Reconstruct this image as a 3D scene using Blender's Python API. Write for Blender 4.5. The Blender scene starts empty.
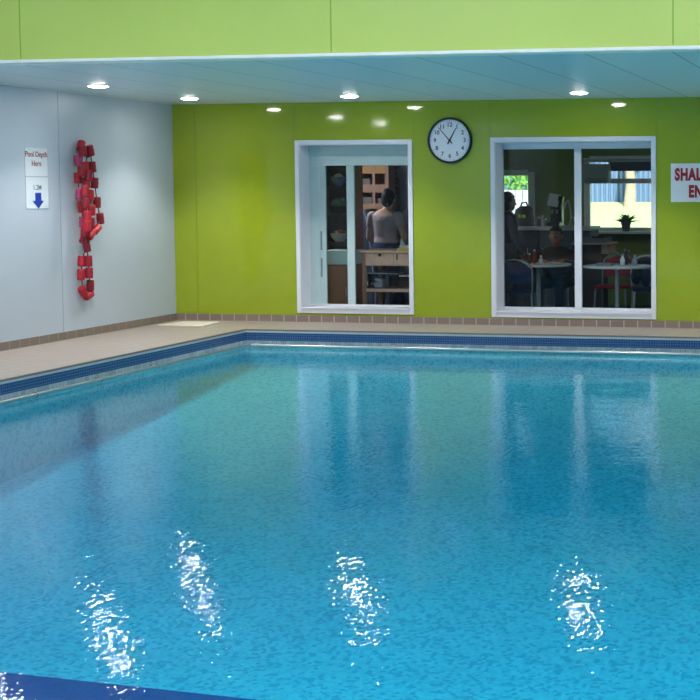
import bpy, bmesh, math, random
from mathutils import Vector, Matrix
random.seed(7)
C = bpy.context.scene.collection
PI = math.pi

# ------------------------------------------------------------------ camera
YAW, PITCH, ROLL, F, SX, SY = -0.1847, -0.0574, -0.0017, 1382.54, 301.237, -79.579
O = Vector((0, -14.1787, 1.434))
_fw = Vector((math.sin(YAW)*math.cos(PITCH), math.cos(YAW)*math.cos(PITCH), math.sin(PITCH)))
_r0 = Vector((math.cos(YAW), -math.sin(YAW), 0)); _u0 = _r0.cross(_fw)
_r = _r0*math.cos(ROLL) + _u0*math.sin(ROLL); _u = -_r0*math.sin(ROLL) + _u0*math.cos(ROLL)
cd = bpy.data.cameras.new('camera'); cam = bpy.data.objects.new('camera', cd); C.objects.link(cam)
M = Matrix((_r, _u, -_fw)).transposed().to_4x4(); M.translation = O
cam.matrix_world = M
cd.sensor_width = 36; cd.lens = F/700*36; cd.shift_x = -SX/700; cd.shift_y = SY/700
cd.clip_start = 0.05; cd.clip_end = 300
bpy.context.scene.camera = cam

def at(u, v, y):
    """measured point of the photograph on the upright plane at depth y"""
    d = _fw + _r*((u-350-SX)/F) - _u*((v-350-SY)/F)
    return O + d*((y-O.y)/d.y)
def atx(u, v, x):
    d = _fw + _r*((u-350-SX)/F) - _u*((v-350-SY)/F)
    return O + d*((x-O.x)/d.x)

# ------------------------------------------------------------------ materials
def lin(c): return tuple(((x/255)/12.92 if x/255 <= 0.04045 else ((x/255+0.055)/1.055)**2.4) for x in c)
_m = {}
def mat(name, rgb, rough=0.5, metal=0.0, var=0.06, scale=8, coat=0.0, spec=0.5):
    if name in _m: return _m[name]
    m = bpy.data.materials.new(name); m.use_nodes = True
    n = m.node_tree.nodes; l = m.node_tree.links; b = n['Principled BSDF']
    c = lin(rgb)
    tc = n.new('ShaderNodeTexCoord'); no = n.new('ShaderNodeTexNoise'); no.inputs['Scale'].default_value = scale
    no.inputs['Detail'].default_value = 3
    cr = n.new('ShaderNodeValToRGB')
    cr.color_ramp.elements[0].position = .3; cr.color_ramp.elements[1].position = .7
    cr.color_ramp.elements[0].color = (*[x*(1-var) for x in c], 1)
    cr.color_ramp.elements[1].color = (*[min(1, x*(1+var)) for x in c], 1)
    l.new(tc.outputs['Object'], no.inputs['Vector']); l.new(no.outputs['Fac'], cr.inputs['Fac'])
    l.new(cr.outputs['Color'], b.inputs['Base Color'])
    b.inputs['Roughness'].default_value = rough; b.inputs['Metallic'].default_value = metal
    b.inputs['Coat Weight'].default_value = coat; b.inputs['Specular IOR Level'].default_value = spec
    _m[name] = m; return m

def emit(name, rgb, s):
    m = bpy.data.materials.new(name); m.use_nodes = True
    n = m.node_tree.nodes; l = m.node_tree.links; n.clear()
    e = n.new('ShaderNodeEmission'); e.inputs['Color'].default_value = (*lin(rgb), 1); e.inputs['Strength'].default_value = s
    o = n.new('ShaderNodeOutputMaterial'); l.new(e.outputs[0], o.inputs[0]); return m

def glassmat(name, tint, ior=1.3, rough=0.0):
    m = bpy.data.materials.new(name); m.use_nodes = True
    n = m.node_tree.nodes; l = m.node_tree.links; n.clear()
    t = n.new('ShaderNodeBsdfTransparent'); t.inputs['Color'].default_value = (*tint, 1)
    g = n.new('ShaderNodeBsdfGlossy'); g.inputs['Roughness'].default_value = rough
    f = n.new('ShaderNodeFresnel'); f.inputs['IOR'].default_value = ior
    x = n.new('ShaderNodeMixShader'); o = n.new('ShaderNodeOutputMaterial')
    l.new(f.outputs[0], x.inputs[0]); l.new(t.outputs[0], x.inputs[1]); l.new(g.outputs[0], x.inputs[2]); l.new(x.outputs[0], o.inputs[0])
    return m

def tilemat(name, rgb, grout, sx, sz, axes='XZ', rough=0.35, mortar=0.06, var=0.12, rgb2=None, bias=0.0):
    """rectangular tiles by Brick texture; axes picks the two world axes the tiles run along"""
    m = bpy.data.materials.new(name); m.use_nodes = True
    n = m.node_tree.nodes; l = m.node_tree.links; b = n['Principled BSDF']
    tc = n.new('ShaderNodeTexCoord'); sp = n.new('ShaderNodeSeparateXYZ'); cb = n.new('ShaderNodeCombineXYZ')
    l.new(tc.outputs['Object'], sp.inputs[0])
    l.new(sp.outputs[axes[0]], cb.inputs['X']); l.new(sp.outputs[axes[1]], cb.inputs['Y'])
    br = n.new('ShaderNodeTexBrick'); br.offset = 0.0; br.squash = 1.0
    l.new(cb.outputs[0], br.inputs['Vector'])
    c = lin(rgb); c2 = lin(rgb2) if rgb2 else tuple(x*(1-var) for x in c)
    br.inputs['Color1'].default_value = (*c, 1); br.inputs['Color2'].default_value = (*c2, 1)
    br.inputs['Mortar'].default_value = (*lin(grout), 1)
    br.inputs['Scale'].default_value = 1.0; br.inputs['Brick Width'].default_value = sx; br.inputs['Row Height'].default_value = sz
    br.inputs['Mortar Size'].default_value = mortar*min(sx, sz); br.inputs['Bias'].default_value = bias
    br.inputs['Mortar Smooth'].default_value = 0.2
    l.new(br.outputs['Color'], b.inputs['Base Color']); b.inputs['Roughness'].default_value = rough
    return m

def wallgloss(name, rgb, rough, wav=0.15):
    m = mat(name, rgb, rough, var=0.03, scale=1.2)
    n = m.node_tree.nodes; l = m.node_tree.links; b = n['Principled BSDF']
    no = n.new('ShaderNodeTexNoise'); no.inputs['Scale'].default_value = 3.0
    bp = n.new('ShaderNodeBump'); bp.inputs['Strength'].default_value = wav; bp.inputs['Distance'].default_value = 0.01
    l.new(no.outputs['Fac'], bp.inputs['Height']); l.new(bp.outputs[0], b.inputs['Normal'])
    return m

MAT_GREEN = wallgloss('lime_panel', (148, 166, 36), 0.07, 0.05)
MAT_GREENJ = mat('lime_joint', (120, 150, 20), 0.4)
MAT_FASCIA = wallgloss('lime_bulkhead', (192, 212, 104), 0.35, 0.05)
MAT_WHITEWALL = wallgloss('white_panel', (180, 192, 206), 0.32, 0.1)
MAT_HALL = mat('hall_paint', (215, 220, 222), 0.7)
MAT_DECK = tilemat('deck_tile', (160, 149, 141), (146, 136, 128), 0.15, 0.15, 'XY', 0.5, 0.05, 0.05)
MAT_SKIRT = tilemat('skirting_tile_back', (136, 120, 112), (176, 164, 156), 0.147, 0.30, 'XZ', 0.3, 0.05, 0.08)
MAT_SKIRTL = tilemat('skirting_tile_side', (128, 116, 108), (150, 140, 132), 0.147, 0.30, 'YZ', 0.3, 0.04, 0.08)
MAT_MOSX = tilemat('blue_mosaic_back', (38, 76, 128), (78, 108, 148), 0.025, 0.025, 'XZ', 0.15, 0.14, 0.3)
MAT_MOSY = tilemat('blue_mosaic_side', (38, 76, 128), (78, 108, 148), 0.025, 0.025, 'YZ', 0.15, 0.14, 0.3)
MAT_NOSE = mat('coping_edge', (120, 110, 104), 0.5)
MAT_NOSE2 = mat('coping_lip', (176, 184, 190), 0.3)
MAT_WHITE = mat('white_upvc', (218, 220, 230), 0.3, var=0.02)
MAT_TEALW = mat('pale_teal_frame', (180, 202, 204), 0.35, var=0.03)
MAT_STEEL = mat('brushed_steel', (176, 182, 186), 0.3, 0.9)
MAT_DARK = mat('black_plastic', (22, 24, 28), 0.45)
MAT_NAVY = mat('navy_fabric', (24, 34, 78), 0.85, var=0.2)
MAT_RED = mat('red_fabric', (150, 22, 34), 0.8, var=0.15)
MAT_WOOD = mat('pale_wood', (224, 184, 160), 0.55, var=0.12, scale=14)
MAT_WOODD = mat('orange_brown_wood', (150, 88, 48), 0.55, var=0.2, scale=14)
MAT_BROWN = mat('brown_board', (140, 92, 62), 0.6, var=0.1)
MAT_GLASS = glassmat('window_glass', (0.9, 0.94, 0.95))
MAT_CLEAR = glassmat('clear_plastic', (0.86, 0.9, 0.95), 1.3, 0.1)

def ceilmat():
    m = bpy.data.materials.new('ceiling_plank'); m.use_nodes = True
    n = m.node_tree.nodes; l = m.node_tree.links; b = n['Principled BSDF']
    tc = n.new('ShaderNodeTexCoord'); mp = n.new('ShaderNodeMapping'); mp.inputs['Location'].default_value = (CEIL_PH, 0, 0)
    br = n.new('ShaderNodeTexBrick'); br.offset = 0
    l.new(tc.outputs['Object'], mp.inputs[0]); l.new(mp.outputs[0], br.inputs['Vector'])
    br.inputs['Scale'].default_value = 1; br.inputs['Brick Width'].default_value = 0.625; br.inputs['Row Height'].default_value = 50
    br.inputs['Mortar Size'].default_value = 0.006; br.inputs['Mortar Smooth'].default_value = 0.1
    br.inputs['Color1'].default_value = (*lin((212, 218, 222)), 1); br.inputs['Color2'].default_value = (*lin((208, 214, 220)), 1)
    br.inputs['Mortar'].default_value = (*lin((120, 128, 136)), 1)
    l.new(br.outputs['Color'], b.inputs['Base Color']); b.inputs['Roughness'].default_value = 0.4
    return m

def poolmat(name, axes, cols=None):
    """small square mosaic in mixed turquoise and blue"""
    m = bpy.data.materials.new(name); m.use_nodes = True
    n = m.node_tree.nodes; l = m.node_tree.links; b = n['Principled BSDF']
    tc = n.new('ShaderNodeTexCoord'); sp = n.new('ShaderNodeSeparateXYZ'); cb = n.new('ShaderNodeCombineXYZ')
    l.new(tc.outputs['Object'], sp.inputs[0]); l.new(sp.outputs[axes[0]], cb.inputs['X']); l.new(sp.outputs[axes[1]], cb.inputs['Y'])
    v = n.new('ShaderNodeTexVoronoi'); v.inputs['Scale'].default_value = 42; v.inputs['Randomness'].default_value = 0.55
    no = n.new('ShaderNodeTexNoise'); no.inputs['Scale'].default_value = 1.6; no.inputs['Detail'].default_value = 3
    l.new(cb.outputs[0], v.inputs['Vector']); l.new(cb.outputs[0], no.inputs['Vector'])
    bw = n.new('ShaderNodeSeparateColor'); l.new(v.outputs['Color'], bw.inputs[0])
    cr = n.new('ShaderNodeValToRGB'); cr.color_ramp.interpolation = 'CONSTANT'
    e = cr.color_ramp.elements; e[0].position = 0; A_, B_, C_ = cols or (POOL_A, POOL_B, POOL_C); e[0].color = (*lin(A_), 1); e[1].position = .22; e[1].color = (*lin(B_), 1)
    x = e.new(.62); x.color = (*lin(C_), 1)
    l.new(bw.outputs[0], cr.inputs[0])
    mx = n.new('ShaderNodeMix'); mx.data_type = 'RGBA'; mx.blend_type = 'MULTIPLY'; mx.inputs[0].default_value = 0.5
    c2 = n.new('ShaderNodeValToRGB'); c2.color_ramp.elements[0].position = .35; c2.color_ramp.elements[1].position = .65
    c2.color_ramp.elements[0].color = (.8, .86, .9, 1); c2.color_ramp.elements[1].color = (1, 1, 1, 1)
    l.new(no.outputs['Fac'], c2.inputs[0]); l.new(cr.outputs[0], mx.inputs[6]); l.new(c2.outputs[0], mx.inputs[7])
    l.new(mx.outputs[2], b.inputs['Base Color']); b.inputs['Roughness'].default_value = 0.6
    return m
POOL_A, POOL_B, POOL_C = (78, 188, 212), (104, 214, 230), (122, 224, 236)
CEIL_PH = 0.0
WALL_T = ((92, 204, 222), (120, 226, 238), (128, 230, 240))  # paler than the floor tiles, making up for weaker light on the walls

def watermat():
    m = bpy.data.materials.new('pool_water'); m.use_nodes = True
    n = m.node_tree.nodes; l = m.node_tree.links; n.clear()
    tc = n.new('ShaderNodeTexCoord')
    a = n.new('ShaderNodeTexNoise'); a.inputs['Scale'].default_value = 21; a.inputs['Detail'].default_value = 1.5
    c = n.new('ShaderNodeTexNoise'); c.inputs['Scale'].default_value = 2.2; c.inputs['Detail'].default_value = 1
    mp = n.new('ShaderNodeMapping'); mp.inputs['Scale'].default_value = (1.9, .8, 1); l.new(tc.outputs['Object'], mp.inputs[0]); l.new(mp.outputs[0], a.inputs['Vector']); l.new(tc.outputs['Object'], c.inputs['Vector'])
    b1 = n.new('ShaderNodeBump'); b1.inputs['Strength'].default_value = 1; b1.inputs['Distance'].default_value = WAVE_FINE
    b2 = n.new('ShaderNodeBump'); b2.inputs['Strength'].default_value = 1; b2.inputs['Distance'].default_value = WAVE_LONG
    l.new(a.outputs['Fac'], b1.inputs['Height']); l.new(c.outputs['Fac'], b2.inputs['Height']); l.new(b1.outputs[0], b2.inputs['Normal'])
    f = n.new('ShaderNodeFresnel'); ge = n.new('ShaderNodeNewGeometry'); ior = n.new('ShaderNodeMapRange')
    ior.inputs['To Min'].default_value = 1.33; ior.inputs['To Max'].default_value = 1/1.33
    l.new(ge.outputs['Backfacing'], ior.inputs['Value']); l.new(ior.outputs[0], f.inputs['IOR'])
    va = n.new('ShaderNodeVolumeAbsorption'); va.inputs['Color'].default_value = WATER_COL; va.inputs['Density'].default_value = WATER_DEN
    t = n.new('ShaderNodeBsdfTransparent'); t.inputs['Color'].default_value = (*WATER_TINT, 1)
    g = n.new('ShaderNodeBsdfGlossy'); g.inputs['Roughness'].default_value = 0.008
    x = n.new('ShaderNodeMixShader'); o = n.new('ShaderNodeOutputMaterial')
    l.new(b2.outputs[0], g.inputs['Normal'])
    l.new(f.outputs[0], x.inputs[0]); l.new(t.outputs[0], x.inputs[1]); l.new(g.outputs[0], x.inputs[2]); l.new(x.outputs[0], o.inputs[0]); l.new(va.outputs[0], o.inputs['Volume'])
    return m
WATER_COL, WATER_DEN = (.05, .73, .86, 1), .76
WAVE_FINE, WAVE_LONG, WATER_TINT = 0.0018, 0.006, (1.0, 1.0, 1.0)

# ------------------------------------------------------------------ geometry helpers
def BM(): return bmesh.new()
def box(bm, x0, x1, y0, y1, z0, z1, bev=0.0):
    v = [bm.verts.new((x, y, z)) for x in (x0, x1) for y in (y0, y1) for z in (z0, z1)]
    fs = [bm.faces.new([v[i] for i in q]) for q in ((0,1,3,2), (4,6,7,5), (0,4,5,1), (2,3,7,6), (0,2,6,4), (1,5,7,3))]
    if bev:
        es = list({e for f in fs for e in f.edges})
        bmesh.ops.bevel(bm, geom=es, offset=bev, segments=2, profile=.5, affect='EDGES')
    return bm
def boxm(bm, mtx, sx, sy, sz, bev=0.0):
    t = BM(); box(t, -sx/2, sx/2, -sy/2, sy/2, -sz/2, sz/2, bev); t.transform(mtx)
    me = bpy.data.meshes.new('t'); t.to_mesh(me); t.free(); bm.from_mesh(me); bpy.data.meshes.remove(me)
def cone(bm, p0, p1, r0, r1=None, seg=16, cap=True):
    r1 = r0 if r1 is None else r1
    p0, p1 = Vector(p0), Vector(p1); d = (p1-p0).normalized()
    a = d.orthogonal().normalized(); b = d.cross(a)
    A = [bm.verts.new(p0+(a*math.cos(t)+b*math.sin(t))*r0) for t in [2*PI*i/seg for i in range(seg)]]
    B = [bm.verts.new(p1+(a*math.cos(t)+b*math.sin(t))*r1) for t in [2*PI*i/seg for i in range(seg)]]
    for i in range(seg): bm.faces.new((A[i], A[(i+1) % seg], B[(i+1) % seg], B[i]))
    if cap: bm.faces.new(A[::-1]); bm.faces.new(B)
def ball(bm, c, r, seg=16, rings=10, rot=None):
    r = (r, r, r) if isinstance(r, (int, float)) else r
    m = Matrix.Translation(c) @ (rot.to_4x4() if rot else Matrix.Identity(4)) @ Matrix.Diagonal((*r, 1))
    bmesh.ops.create_uvsphere(bm, u_segments=seg, v_segments=rings, radius=1, matrix=m)
def tube(bm, pts, r, seg=8):
    """round bar through points, one continuous skin"""
    pts = [Vector(p) for p in pts]; rings = []; prev = None
    for i, p in enumerate(pts):
        d = (pts[min(i+1, len(pts)-1)] - pts[max(i-1, 0)]).normalized()
        a = d.orthogonal().normalized() if prev is None else (prev - d*prev.dot(d)).normalized()
        prev = a; b = d.cross(a)
        rr = r[i] if isinstance(r, (list, tuple)) else r
        rings.append([bm.verts.new(p+(a*math.cos(2*PI*k/seg)+b*math.sin(2*PI*k/seg))*rr) for k in range(seg)])
    for A, B in zip(rings, rings[1:]):
        for k in range(seg): bm.faces.new((A[k], A[(k+1) % seg], B[(k+1) % seg], B[k]))
    bm.faces.new(rings[0][::-1]); bm.faces.new(rings[-1])
def lathe(bm, c, prof, seg=24):
    rings = [[bm.verts.new((c[0]+r*math.cos(2*PI*k/seg), c[1]+r*math.sin(2*PI*k/seg), c[2]+z)) for k in range(seg)] for r, z in prof]
    for A, B in zip(rings, rings[1:]):
        for k in range(seg): bm.faces.new((A[k], A[(k+1) % seg], B[(k+1) % seg], B[k]))
    bm.faces.new(rings[0][::-1]); bm.faces.new(rings[-1])

def shift(p, parent): return p
def obj(name, bm, material, parent=None, smooth=False, loc=None):
    """bm is in world coordinates; the object's origin goes to its parent's origin, to loc, or stays at 0"""
    o0 = Vector(loc) if loc is not None else Vector((0, 0, 0))
    q = parent; base = Vector((0, 0, 0))
    while q is not None: base += q.location; q = q.parent
    bmesh.ops.recalc_face_normals(bm, faces=bm.faces)
    if parent is not None: o0 = base
    bm.transform(Matrix.Translation(-o0))
    me = bpy.data.meshes.new(name); bm.to_mesh(me); bm.free()
    if smooth:
        for p in me.polygons: p.use_smooth = True
        try: me.set_sharp_from_angle(angle=math.radians(40))
        except Exception: pass
    me.materials.append(material)
    o = bpy.data.objects.new(name, me); C.objects.link(o)
    if parent is not None: o.parent = parent
    else: o.location = o0
    return o
def tag(o, label, cat, group=None, kind=None):
    o['label'] = label; o['category'] = cat
    if group: o['group'] = group
    if kind: o['kind'] = kind
    return o
def thing(name, label, cat, loc, group=None, rotz=0):
    o = bpy.data.objects.new(name, None); o.empty_display_size = .05; C.objects.link(o); o.location = loc; o.rotation_euler = (0, 0, rotz)
    return tag(o, label, cat, group)
def struct(name, bm, m, parent=None, smooth=False, label=None):
    o = obj(name, bm, m, parent, smooth)
    if parent is None: o['kind'] = 'structure'
    if label: o['label'] = label
    return o
def dup(root, loc, rotz=None, label=None, group=None):
    r = root.copy(); C.objects.link(r); r.location = loc
    if rotz is not None: r.rotation_euler = (0, 0, rotz)
    if label: r['label'] = label
    if group: r['group'] = group
    for ch in list(root.children):
        c = ch.copy(); C.objects.link(c); c.parent = r
        for g in list(ch.children):
            d = g.copy(); C.objects.link(d); d.parent = c
    return r
def text_bm(s, size, bold=0.0, depth=0.002, align='CENTER', spacing=1.0):
    cu = bpy.data.curves.new('t', 'FONT'); cu.body = s; cu.size = size; cu.align_x = align; cu.align_y = 'CENTER'
    cu.extrude = depth; cu.offset = bold; cu.space_character = spacing
    o = bpy.data.objects.new('t', cu); C.objects.link(o)
    dg = bpy.context.evaluated_depsgraph_get(); me = bpy.data.meshes.new_from_object(o.evaluated_get(dg))
    bm = BM(); bm.from_mesh(me); bpy.data.meshes.remove(me)
    bpy.data.objects.remove(o); bpy.data.curves.remove(cu)
    return bm
R_BACK = Matrix.Rotation(PI/2, 4, 'X')                                        # lettering facing -Y
R_LEFT = Matrix.Rotation(PI/2, 4, 'Z') @ Matrix.Rotation(PI/2, 4, 'X')         # lettering facing +X
def join(bm, other, mtx=None):
    if mtx: other.transform(mtx)
    me = bpy.data.meshes.new('t'); other.to_mesh(me); other.free(); bm.from_mesh(me); bpy.data.meshes.remove(me)
def remesh(bm, vox, sm=4):
    me = bpy.data.meshes.new('t'); bm.to_mesh(me); bm.free()
    o = bpy.data.objects.new('t', me); C.objects.link(o)
    r = o.modifiers.new('r', 'REMESH'); r.mode = 'VOXEL'; r.voxel_size = vox
    s = o.modifiers.new('s', 'SMOOTH'); s.factor = .5; s.iterations = sm
    dg = bpy.context.evaluated_depsgraph_get(); m2 = bpy.data.meshes.new_from_object(o.evaluated_get(dg))
    out = BM(); out.from_mesh(m2); bpy.data.objects.remove(o); bpy.data.meshes.remove(me); bpy.data.meshes.remove(m2)
    return out

# ------------------------------------------------------------------ main dimensions (metres)
CZ, X0, XR, YF, YB = 2.4, -8.055, 4.2, -4.8, -16.5
PX, PY, WZ, BZ, NZ = -6.80, -0.84, -0.185, -0.1145, -0.012
PXR, PYB, PZ = 3.0, -13.2, -1.15
WT = 0.30
HZ = 4.4

# deck around the pool
bm = BM()
for a in ((X0, XR, PY, 0), (X0, PX, PYB, PY), (PXR, XR, PYB, PY), (X0, XR, YB, PYB)): box(bm, a[0], a[1], a[2], a[3], -0.2 if 0 else -0.012, 0)
struct('floor', bm, MAT_DECK)
# pool basin
def pz(y): return -.40-.65*min(1, (PY-y)/6.6)
bm = BM(); pr = None
for y in (PY+.0, PY-6.6, PYB):
    q = [bm.verts.new(c_) for c_ in ((PX, y, pz(y)), (PXR, y, pz(y)), (PXR, y, PZ-.1), (PX, y, PZ-.1))]
    if pr:
        for i in range(4): bm.faces.new((pr[i], q[i], q[(i+1) % 4], pr[(i+1) % 4]))
    else: bm.faces.new(q)
    pr = q
bm.faces.new(pr[::-1]); struct('pool_floor', bm, poolmat('pool_mosaic_floor', 'XY'))
bm = BM(); box(bm, PX, PXR, PY, PY+.12, PZ, WZ); box(bm, PX, PXR, PYB-.12, PYB, PZ, WZ); struct('pool_wall_ends', bm, poolmat('pool_mosaic_end', 'XZ', WALL_T))
bm = BM(); box(bm, PX-.12, PX, PYB, PY, PZ, WZ); box(bm, PXR, PXR+.12, PYB, PY, PZ, WZ); struct('pool_wall_sides', bm, poolmat('pool_mosaic_side', 'YZ', WALL_T))
MAT_BANDX = tilemat('mottled_band_back', (158, 170, 176), (120, 138, 150), 0.05, 0.08, 'XZ', 0.2, 0.05, 0.1, rgb2=(110, 140, 160), bias=-.35)
MAT_BANDY = tilemat('mottled_band_side', (172, 184, 190), (130, 146, 158), 0.05, 0.08, 'YZ', 0.2, 0.05, 0.1, rgb2=(120, 148, 166), bias=-.35)
bm = BM(); box(bm, PX, PXR, PY, PY+.12, WZ, BZ); struct('trim_1', bm, MAT_BANDX)
bm = BM(); box(bm, PX-.12, PX, PYB, PY, WZ, BZ); struct('trim_2', bm, MAT_BANDY)
bm = BM(); box(bm, PX, PXR, PY, PY+.12, BZ, NZ); struct('trim_3', bm, MAT_MOSX)
bm = BM(); box(bm, PX-.12, PX, PYB, PY, BZ, NZ); struct('trim_4', bm, MAT_MOSY)
bm = BM(); box(bm, PX-.03, PXR, PY-.004, PY+.03, -.02, .004, .002); box(bm, PX-.03, PX+.004, PYB, PY-.004, -.02, .004, .002); struct('trim_5', bm, MAT_NOSE)
bm = BM(); box(bm, PX+.004, PXR, PY-.007, PY-.004, -.03, -.012); box(bm, PX+.004, PX+.007, PYB, PY-.007, -.03, -.012); struct('trim_6', bm, MAT_NOSE2)
# dark blue band across the pool floor
bm = BM(); fl_ = lambda x: -7.87-.085*(x+4.9)
v = [bm.verts.new(c_) for z_ in (-1.06, -1.044) for c_ in ((PX, fl_(PX), z_), (PXR, fl_(PXR), z_), (PXR, fl_(PXR)-1.5, z_), (PX, fl_(PX)-1.5, z_))]
for q in ((0, 1, 2, 3), (4, 5, 6, 7), (0, 1, 5, 4), (1, 2, 6, 5), (2, 3, 7, 6), (3, 0, 4, 7)): bm.faces.new([v[i] for i in q])
struct('trim_7', bm, tilemat('navy_band_tile', (18, 80, 156), (22, 88, 164), 0.05, 0.05, 'XY', 0.5, 0.05, 0.2))
# water
bm = BM(); box(bm, PX+.001, PXR-.001, PYB+.001, PY-.001, PZ-.05, WZ)
wo = obj('pool_water', bm, watermat())
tag(wo, 'clear blue rippling water filling the swimming pool', 'water', kind='stuff')

# grab rail just above the water, on brackets
def rail(a, b, brs, nrm, label, group):
    t = thing('pool_rail', label, 'rail', a, group)
    bm = BM(); cone(bm, a, b, .016, seg=14); obj('rail_bar', bm, MAT_STEEL, t, True)
    for p in brs:
        p = Vector(p); q = p+nrm*.062; bm = BM()
        cone(bm, p, q+Vector((0, 0, .0)), .009, seg=10); cone(bm, q-nrm*.006, q, .024, seg=14)
        cone(bm, p-Vector((.011, 0, 0)) if abs(nrm.y) > .5 else p-Vector((0, .011, 0)), p+Vector((.011, 0, 0)) if abs(nrm.y) > .5 else p+Vector((0, .011, 0)), .021, seg=14)
        obj('bracket', bm, MAT_STEEL, t, True)
RZ = -0.158
rail((PX+.10, PY-.062, RZ), (2.9, PY-.062, RZ), [(x, PY-.062, RZ) for x in (-6.66, -5.94, -5.17, -4.40, -3.64, -2.87, -2.10, -1.33, -.56, .21, .98, 1.75, 2.5)], Vector((0, 1, 0)),
     'steel rail on small brackets along the far pool edge beneath the windows', 'steel pool rails')
rail((PX+.062, PY-.10, RZ), (PX+.062, -12.9, RZ), [(PX+.062, y, RZ) for y in (-.95, -1.73, -2.65, -3.55, -4.45, -5.35, -6.25, -7.15, -8.05, -8.95, -9.85, -10.75, -11.65, -12.55)], Vector((-1, 0, 0)),
     'steel rail on small brackets along the left pool edge beneath the white wall', 'steel pool rails')

# ------------------------------------------------------------------ walls
W1 = (-6.603, -5.255, 0.104, 1.991); W2 = (-4.383, -2.594, 0.091, 2.004)
AW = 0.05
o1 = (W1[0]+AW, W1[1]-AW, W1[2]+AW, W1[3]-AW); o2 = (W2[0]+AW, W2[1]-AW, W2[2]+AW, W2[3]-AW)
bm = BM(); XL = -9.6
for a in ((XL, o1[0], -.3, HZ), (o1[0], o1[1], -.3, o1[2]), (o1[0], o1[1], o1[3], HZ), (o1[1], o2[0], -.3, HZ), (o2[0], o2[1], -.3, o2[2]), (o2[0], o2[1], o2[3], HZ), (o2[1], XR+.3, -.3, HZ)):
    box(bm, a[0], a[1], 0, WT, a[2], a[3])
struct('wall_back', bm, MAT_GREEN)
n = 10
for x in (-7.789, -6.61, -5.24, -4.39, -2.585, -1.3, 0.0, 1.3):
    bm = BM()
    if x in (-6.61, -5.24, -4.39, -2.585): box(bm, x-.004, x+.004, -.0012, 0, 1.992 if x < -5 else 2.005, CZ)
    else: box(bm, x-.004, x+.004, -.0012, 0, .078, CZ)
    struct('trim_%d' % n, bm, MAT_GREENJ); n += 1
bm = BM(); box(bm, X0-.15, X0, YB, 0, -.3, HZ); struct('wall_left', bm, MAT_WHITEWALL)
p = atx(58, 115, X0)
bm = BM(); box(bm, X0, X0+.0012, p.y-.004, p.y+.004, .078, CZ); struct('trim_20', bm, mat('panel_joint_grey', (150, 162, 172), .5))
bm = BM(); box(bm, XR, XR+.15, YB, 0, -.3, HZ); struct('wall_right', bm, mat('slate_hall_paint', (96, 110, 124), .7))
bm = BM(); box(bm, X0-.15, XR+.15, YB-.15, YB, -.3, HZ); struct('wall_front', bm, mat('slate_hall_paint', (96, 110, 124), .7))
# soffit, with round holes simply covered by recessed fittings
p = at(628.6, 96.5, 0); CEIL_PH = -(p.x % 0.625)
bm = BM(); box(bm, X0, XR, YF+.1, 0, CZ, CZ+.05); struct('ceiling', bm, ceilmat())
bm = BM(); box(bm, X0, XR, YF, YF+.1, CZ, HZ); struct('wall_bulkhead', bm, MAT_FASCIA)
for i, x in enumerate((-6.55, -4.079, -1.598, .9, 3.3)):
    bm = BM(); box(bm, x-.004, x+.004, YF-.0012, YF, CZ+.03, HZ); struct('trim_%d' % (30+i), bm, mat('bulkhead_joint', (140, 178, 50), .5))
bm = BM(); box(bm, X0, XR, YF-.014, YF, CZ-.004, CZ+.022); box(bm, X0, XR, YF-.014, YF+.12, CZ-.006, CZ-.0005); struct('trim_40', bm, mat('white_edge_trim', (240, 244, 240), .35))
bm = BM(); box(bm, X0, XR, YB, YF, HZ, HZ+.1); struct('ceiling_hall', bm, MAT_HALL)
# skirting
bm = BM(); box(bm, X0, XR, -.012, 0, 0, .078); struct('baseboard_back', bm, MAT_SKIRT)
bm = BM(); box(bm, X0, X0+.012, YB, -.012, 0, .078); struct('baseboard_left', bm, MAT_SKIRTL)

# ------------------------------------------------------------------ windows onto the pool
def architrave(W, root):
    x0, x1, z0, z1 = W; bm = BM()
    box(bm, x0, x0+AW, -.018, 0, z0, z1, .004); box(bm, x1-AW, x1, -.018, 0, z0, z1, .004)
    box(bm, x0+AW, x1-AW, -.018, 0, z1-AW, z1, .004); box(bm, x0+AW, x1-AW, -.018, 0, z0, z0+AW, .004)
    obj('architrave', bm, MAT_WHITE, root)
    bm = BM(); a, b, c, d = x0+AW, x1-AW, z0+AW, z1-AW
    box(bm, a, a+.006, 0, WT, c, d); box(bm, b-.006, b, 0, WT, c, d); box(bm, a+.006, b-.006, 0, WT, d-.006, d)
    obj('reveal', bm, MAT_WHITE, root)
    bm = BM(); box(bm, a, b, -.03, WT, c, c+.012, .003); obj('sill', bm, MAT_WHITE, root)
    return a+.006, b-.006, c+.012, d-.006
def root_struct(name, loc):
    o = bpy.data.objects.new(name, None); C.objects.link(o); o.location = loc; o['kind'] = 'structure'; return o
FY = 0.235
w1 = root_struct('window_1', (W1[0], 0, W1[2])); a, b, c, d = architrave(W1, w1)
hx = at(311.5, 200, FY).x; xl = at(325.5, 200, FY).x; s0 = at(346.5, 200, FY).x; s1 = at(354, 200, FY).x
hz = at(350, 165.5, FY).z
bm = BM(); box(bm, a, b, FY, FY+.05, hz, d, .003); box(bm, a, b, FY-.012, FY, hz+.11, d, .003); obj('header_panel', bm, MAT_TEALW, w1)
bm = BM(); box(bm, a, xl, FY, FY+.035, c, hz, .003); box(bm, xl-.075, xl-.07, FY-.004, FY, c, hz); sa = obj('sash_stile', bm, MAT_TEALW, w1)
for z0, z1 in ((at(321, 250, FY).z, at(321, 231, FY).z), (at(321, 277, FY).z, at(321, 258, FY).z)):
    hh = at(321.5, 240, FY).x; bm = BM(); box(bm, hh-.010, hh+.010, FY-.01, FY, z0, z1, .004); obj('handle', bm, mat('grey_handle', (120, 140, 142), .4), sa)
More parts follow.
